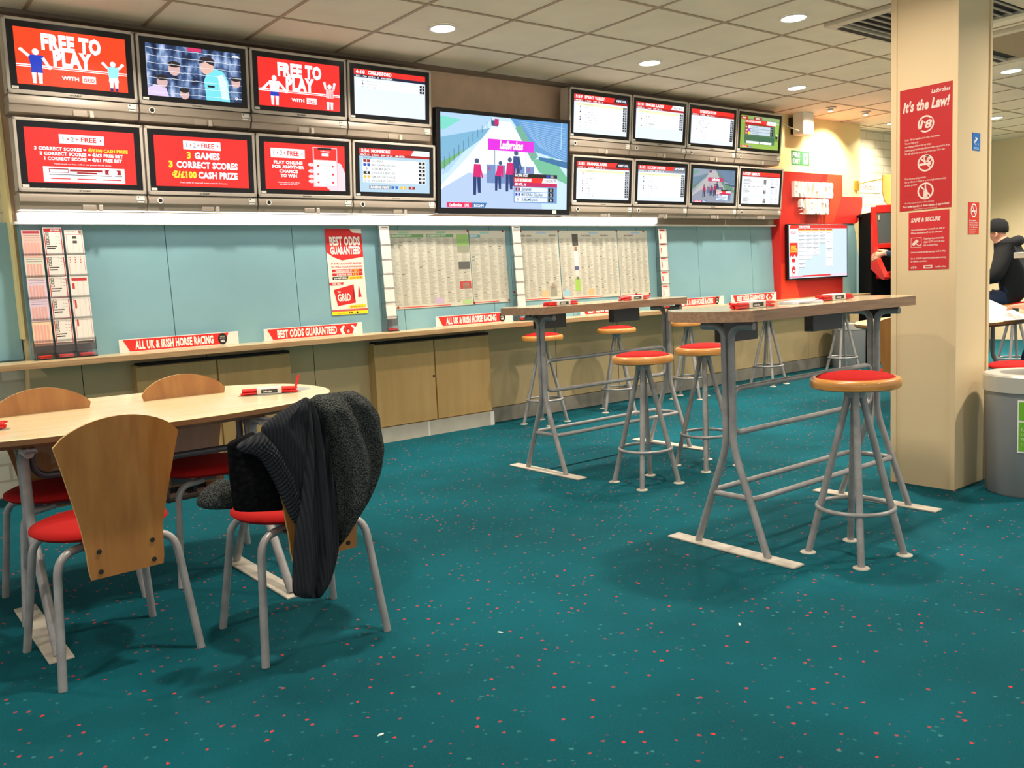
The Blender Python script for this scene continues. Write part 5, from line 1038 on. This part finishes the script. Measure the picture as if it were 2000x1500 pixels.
P3 = person('person reading at the far table, fingers on the newspaper', J, B3, bodymat(M_fabric, M_jean), (7.38, 2.42, 0), math.radians(4))
headbits(P3, 0, .13, 1.20, False)
chair('beech-backed chair under the reader beyond the right picture edge', (7.38, 2.40, 0), math.radians(4))

# ------------------------------------------------------------------ the coat over the chair
def cloth_mat(name, rgb, rgb2, scale, strength, kind='fleece', rot=0):
    m = bpy.data.materials.new(name); m.use_nodes = True; nt = m.node_tree; b = nt.nodes['Principled BSDF']; b.inputs['Roughness'].default_value = .95; b.inputs['Specular IOR Level'].default_value = .1
    tc = nt.nodes.new('ShaderNodeTexCoord')
    if kind == 'fleece':
        tx = nt.nodes.new('ShaderNodeTexVoronoi'); tx.inputs['Scale'].default_value = scale; tx.feature = 'F1'; out = tx.outputs['Distance']; nt.links.new(tc.outputs['Object'], tx.inputs[0])
    else:
        tx = nt.nodes.new('ShaderNodeTexWave'); tx.inputs['Scale'].default_value = scale; tx.inputs['Distortion'].default_value = 1.2; tx.inputs['Detail'].default_value = 2; mp = nt.nodes.new('ShaderNodeMapping'); mp.inputs['Rotation'].default_value = (0, rot, 0)
        nt.links.new(tc.outputs['Object'], mp.inputs[0]); nt.links.new(mp.outputs[0], tx.inputs[0]); out = tx.outputs[1]
    rp = nt.nodes.new('ShaderNodeMapRange'); rp.inputs[1].default_value = .1; rp.inputs[2].default_value = .75; nt.links.new(out, rp.inputs[0])
    mx = nt.nodes.new('ShaderNodeMix'); mx.data_type = 'RGBA'; mx.inputs[6].default_value = lin(rgb); mx.inputs[7].default_value = lin(rgb2); nt.links.new(rp.outputs[0], mx.inputs[0]); nt.links.new(mx.outputs[2], b.inputs['Base Color'])
    bp = nt.nodes.new('ShaderNodeBump'); bp.inputs['Strength'].default_value = strength; bp.inputs['Distance'].default_value = .006; bp.invert = (kind == 'fleece'); nt.links.new(out, bp.inputs['Height']); nt.links.new(bp.outputs[0], b.inputs['Normal'])
    return m
M_fleece = cloth_mat('fleece_lining', (92, 96, 92), (38, 40, 41), 210, .8); M_knit = cloth_mat('ribbed_knit', (50, 52, 57), (43, 45, 49), 30, .45, 'rib'); M_knit2 = cloth_mat('ribbed_band', (56, 58, 63), (42, 44, 48), 26, .7, 'rib', math.radians(-50)); M_inner = cloth_mat('hollow_black', (20, 21, 24), (10, 10, 12), 60, .4)
coat = thing('coat', 'dark grey fleece-lined knitted coat draped over a chair back', 'coat', (1.2, 2.6, 0))
def patch(name, poly, y, th, m, folds=(), parent=None, lean=0., n=44, back=.6):
    """a padded piece of cloth with the outline poly (x, z), folds = (fx, amp, freq)"""
    zs = [p[1] for p in poly]; z1, z0 = max(zs), min(zs); rows = []
    for j in range(n + 1):
        z = z1 - (z1 - z0) * (.004 + .992 * j / n); xsn = []
        for i in range(len(poly)):
            (xa, za), (xb, zb) = poly[i], poly[(i + 1) % len(poly)]
            if (za - z) * (zb - z) < 0: xsn.append(xa + (xb - xa) * (z - za) / (zb - za))
        if len(xsn) >= 2: rows.append((min(xsn), max(xsn), z))
    # smooth the outline
    for _ in range(2): rows = [rows[0]] + [((rows[i - 1][0] + 2 * rows[i][0] + rows[i + 1][0]) / 4, (rows[i - 1][1] + 2 * rows[i][1] + rows[i + 1][1]) / 4, rows[i][2]) for i in range(1, len(rows) - 1)] + [rows[-1]]
    b = MB(); K_ = 26; G = []
    for j, (xl, xr, z) in enumerate(rows):
        e = min(1, j / 4, (len(rows) - 1 - j) / 3 + .15) ** .5 if j else .15; ring = []
        for i in range(2 * K_):
            a = 2 * PI * i / (2 * K_); s = -math.cos(a); prof = math.sin(a)
            x = (xl + xr) / 2 + s * (xr - xl) / 2; q = (x - xl) / max(xr - xl, 1e-4)
            f = sum(am * math.sin(fr * q * 2 * PI + ph + z * zz) for am, fr, ph, zz in folds) * e * (1 - s * s) ** .5
            h_ = min(th, (xr - xl) * .45)
            yy = -(h_ * e * (abs(prof) ** .7) + f) if prof >= 0 else h_ * back * e * (abs(prof) ** .7)
            ring.append(b.bm.verts.new((x - 1.2, y - 2.6 + yy + lean * (z1 - z), z)))
        G.append(ring)
    for j in range(len(G) - 1):
        for i in range(2 * K_): b.face([G[j][i], G[j][(i + 1) % (2 * K_)], G[j + 1][(i + 1) % (2 * K_)], G[j + 1][i]], m)
    b.face(G[0][::-1], m); b.face(G[-1], m)
    return b.build(name, parent or coat, smooth=70)
def cpt(P_):                                   # measured outline points of the garment, metres in the plane of the chair back
    return [(u * 0.000749 + v * -0.000039 + u * v * -4.306e-08 + 0.81913, u * -0.000071 + v * -0.000642 + u * v * -1.040e-07 + 1.03180) for u, v in P_]
patch('opening_inside', cpt([(190, 400), (300, 350), (420, 420), (440, 720), (215, 730), (198, 560)]), 2.66, .03, M_inner, ((.006, 1.5, 0, 20),))  # near-black sheet fills the hollow opening, its darkness put into the colour
patch('side_panel', cpt([(505, 180), (420, 228), (340, 285), (296, 325), (420, 560), (470, 760), (640, 720), (640, 400), (590, 230)]), 2.600, .03, M_knit, ((.006, 2, 1, 12), (.003, 5, 0, 30)))
patch('ribbed_hem', cpt([(300, 335), (190, 400), (200, 440), (262, 436), (300, 470), (350, 560), (385, 640), (430, 740), (470, 790), (486, 700), (440, 560), (370, 420)]), 2.588, .03, M_knit2, ((.003, 6, 0, 60),))
patch('front_panel', cpt([(500, 195), (540, 190), (590, 400), (625, 620), (645, 800), (648, 880), (625, 980), (600, 1055), (556, 1108), (430, 1114), (430, 1000), (440, 800), (470, 600), (492, 400)]), 2.572, .034, M_knit, ((.012, 2.5, .5, 8), (.004, 6, 0, 10)))
patch('fleece_lining', cpt([(498, 196), (520, 178), (560, 166), (640, 165), (720, 148), (770, 168), (850, 262), (850, 300), (877, 410), (862, 520), (820, 620), (765, 722), (700, 820), (652, 884), (642, 800), (630, 620), (600, 440), (560, 300), (515, 215)]), 2.590, .055, M_fleece, ((.016, 1.3, .4, 7), (.007, 3, 1, 14)), back=1.0)
patch('cuff', cpt([(95, 700), (112, 660), (150, 620), (192, 588), (230, 590), (250, 640), (250, 735), (130, 736), (98, 722)]), 2.74, .05, M_fleece, ((.004, 3, 0, 20),))

# bits dropped on the carpet
for x, y, l in ((1.73, 2.36, 'tiny white paper scrap on the carpet right of the coat chair'), (1.07, 2.03, 'tiny white paper scrap on the carpet in the middle foreground'), (2.36, 1.83, 'tiny white paper scrap on the carpet before the near bar table')):
    b = MB(); b.prism([(-.010, -.003), (.004, -.005), (.012, .001), (.002, .004), (-.008, .003)], .0005, .002, M_white); tag(b.build('paper_scrap', None, (x, y, 0), (0, 0, x * 3)), l, 'litter')
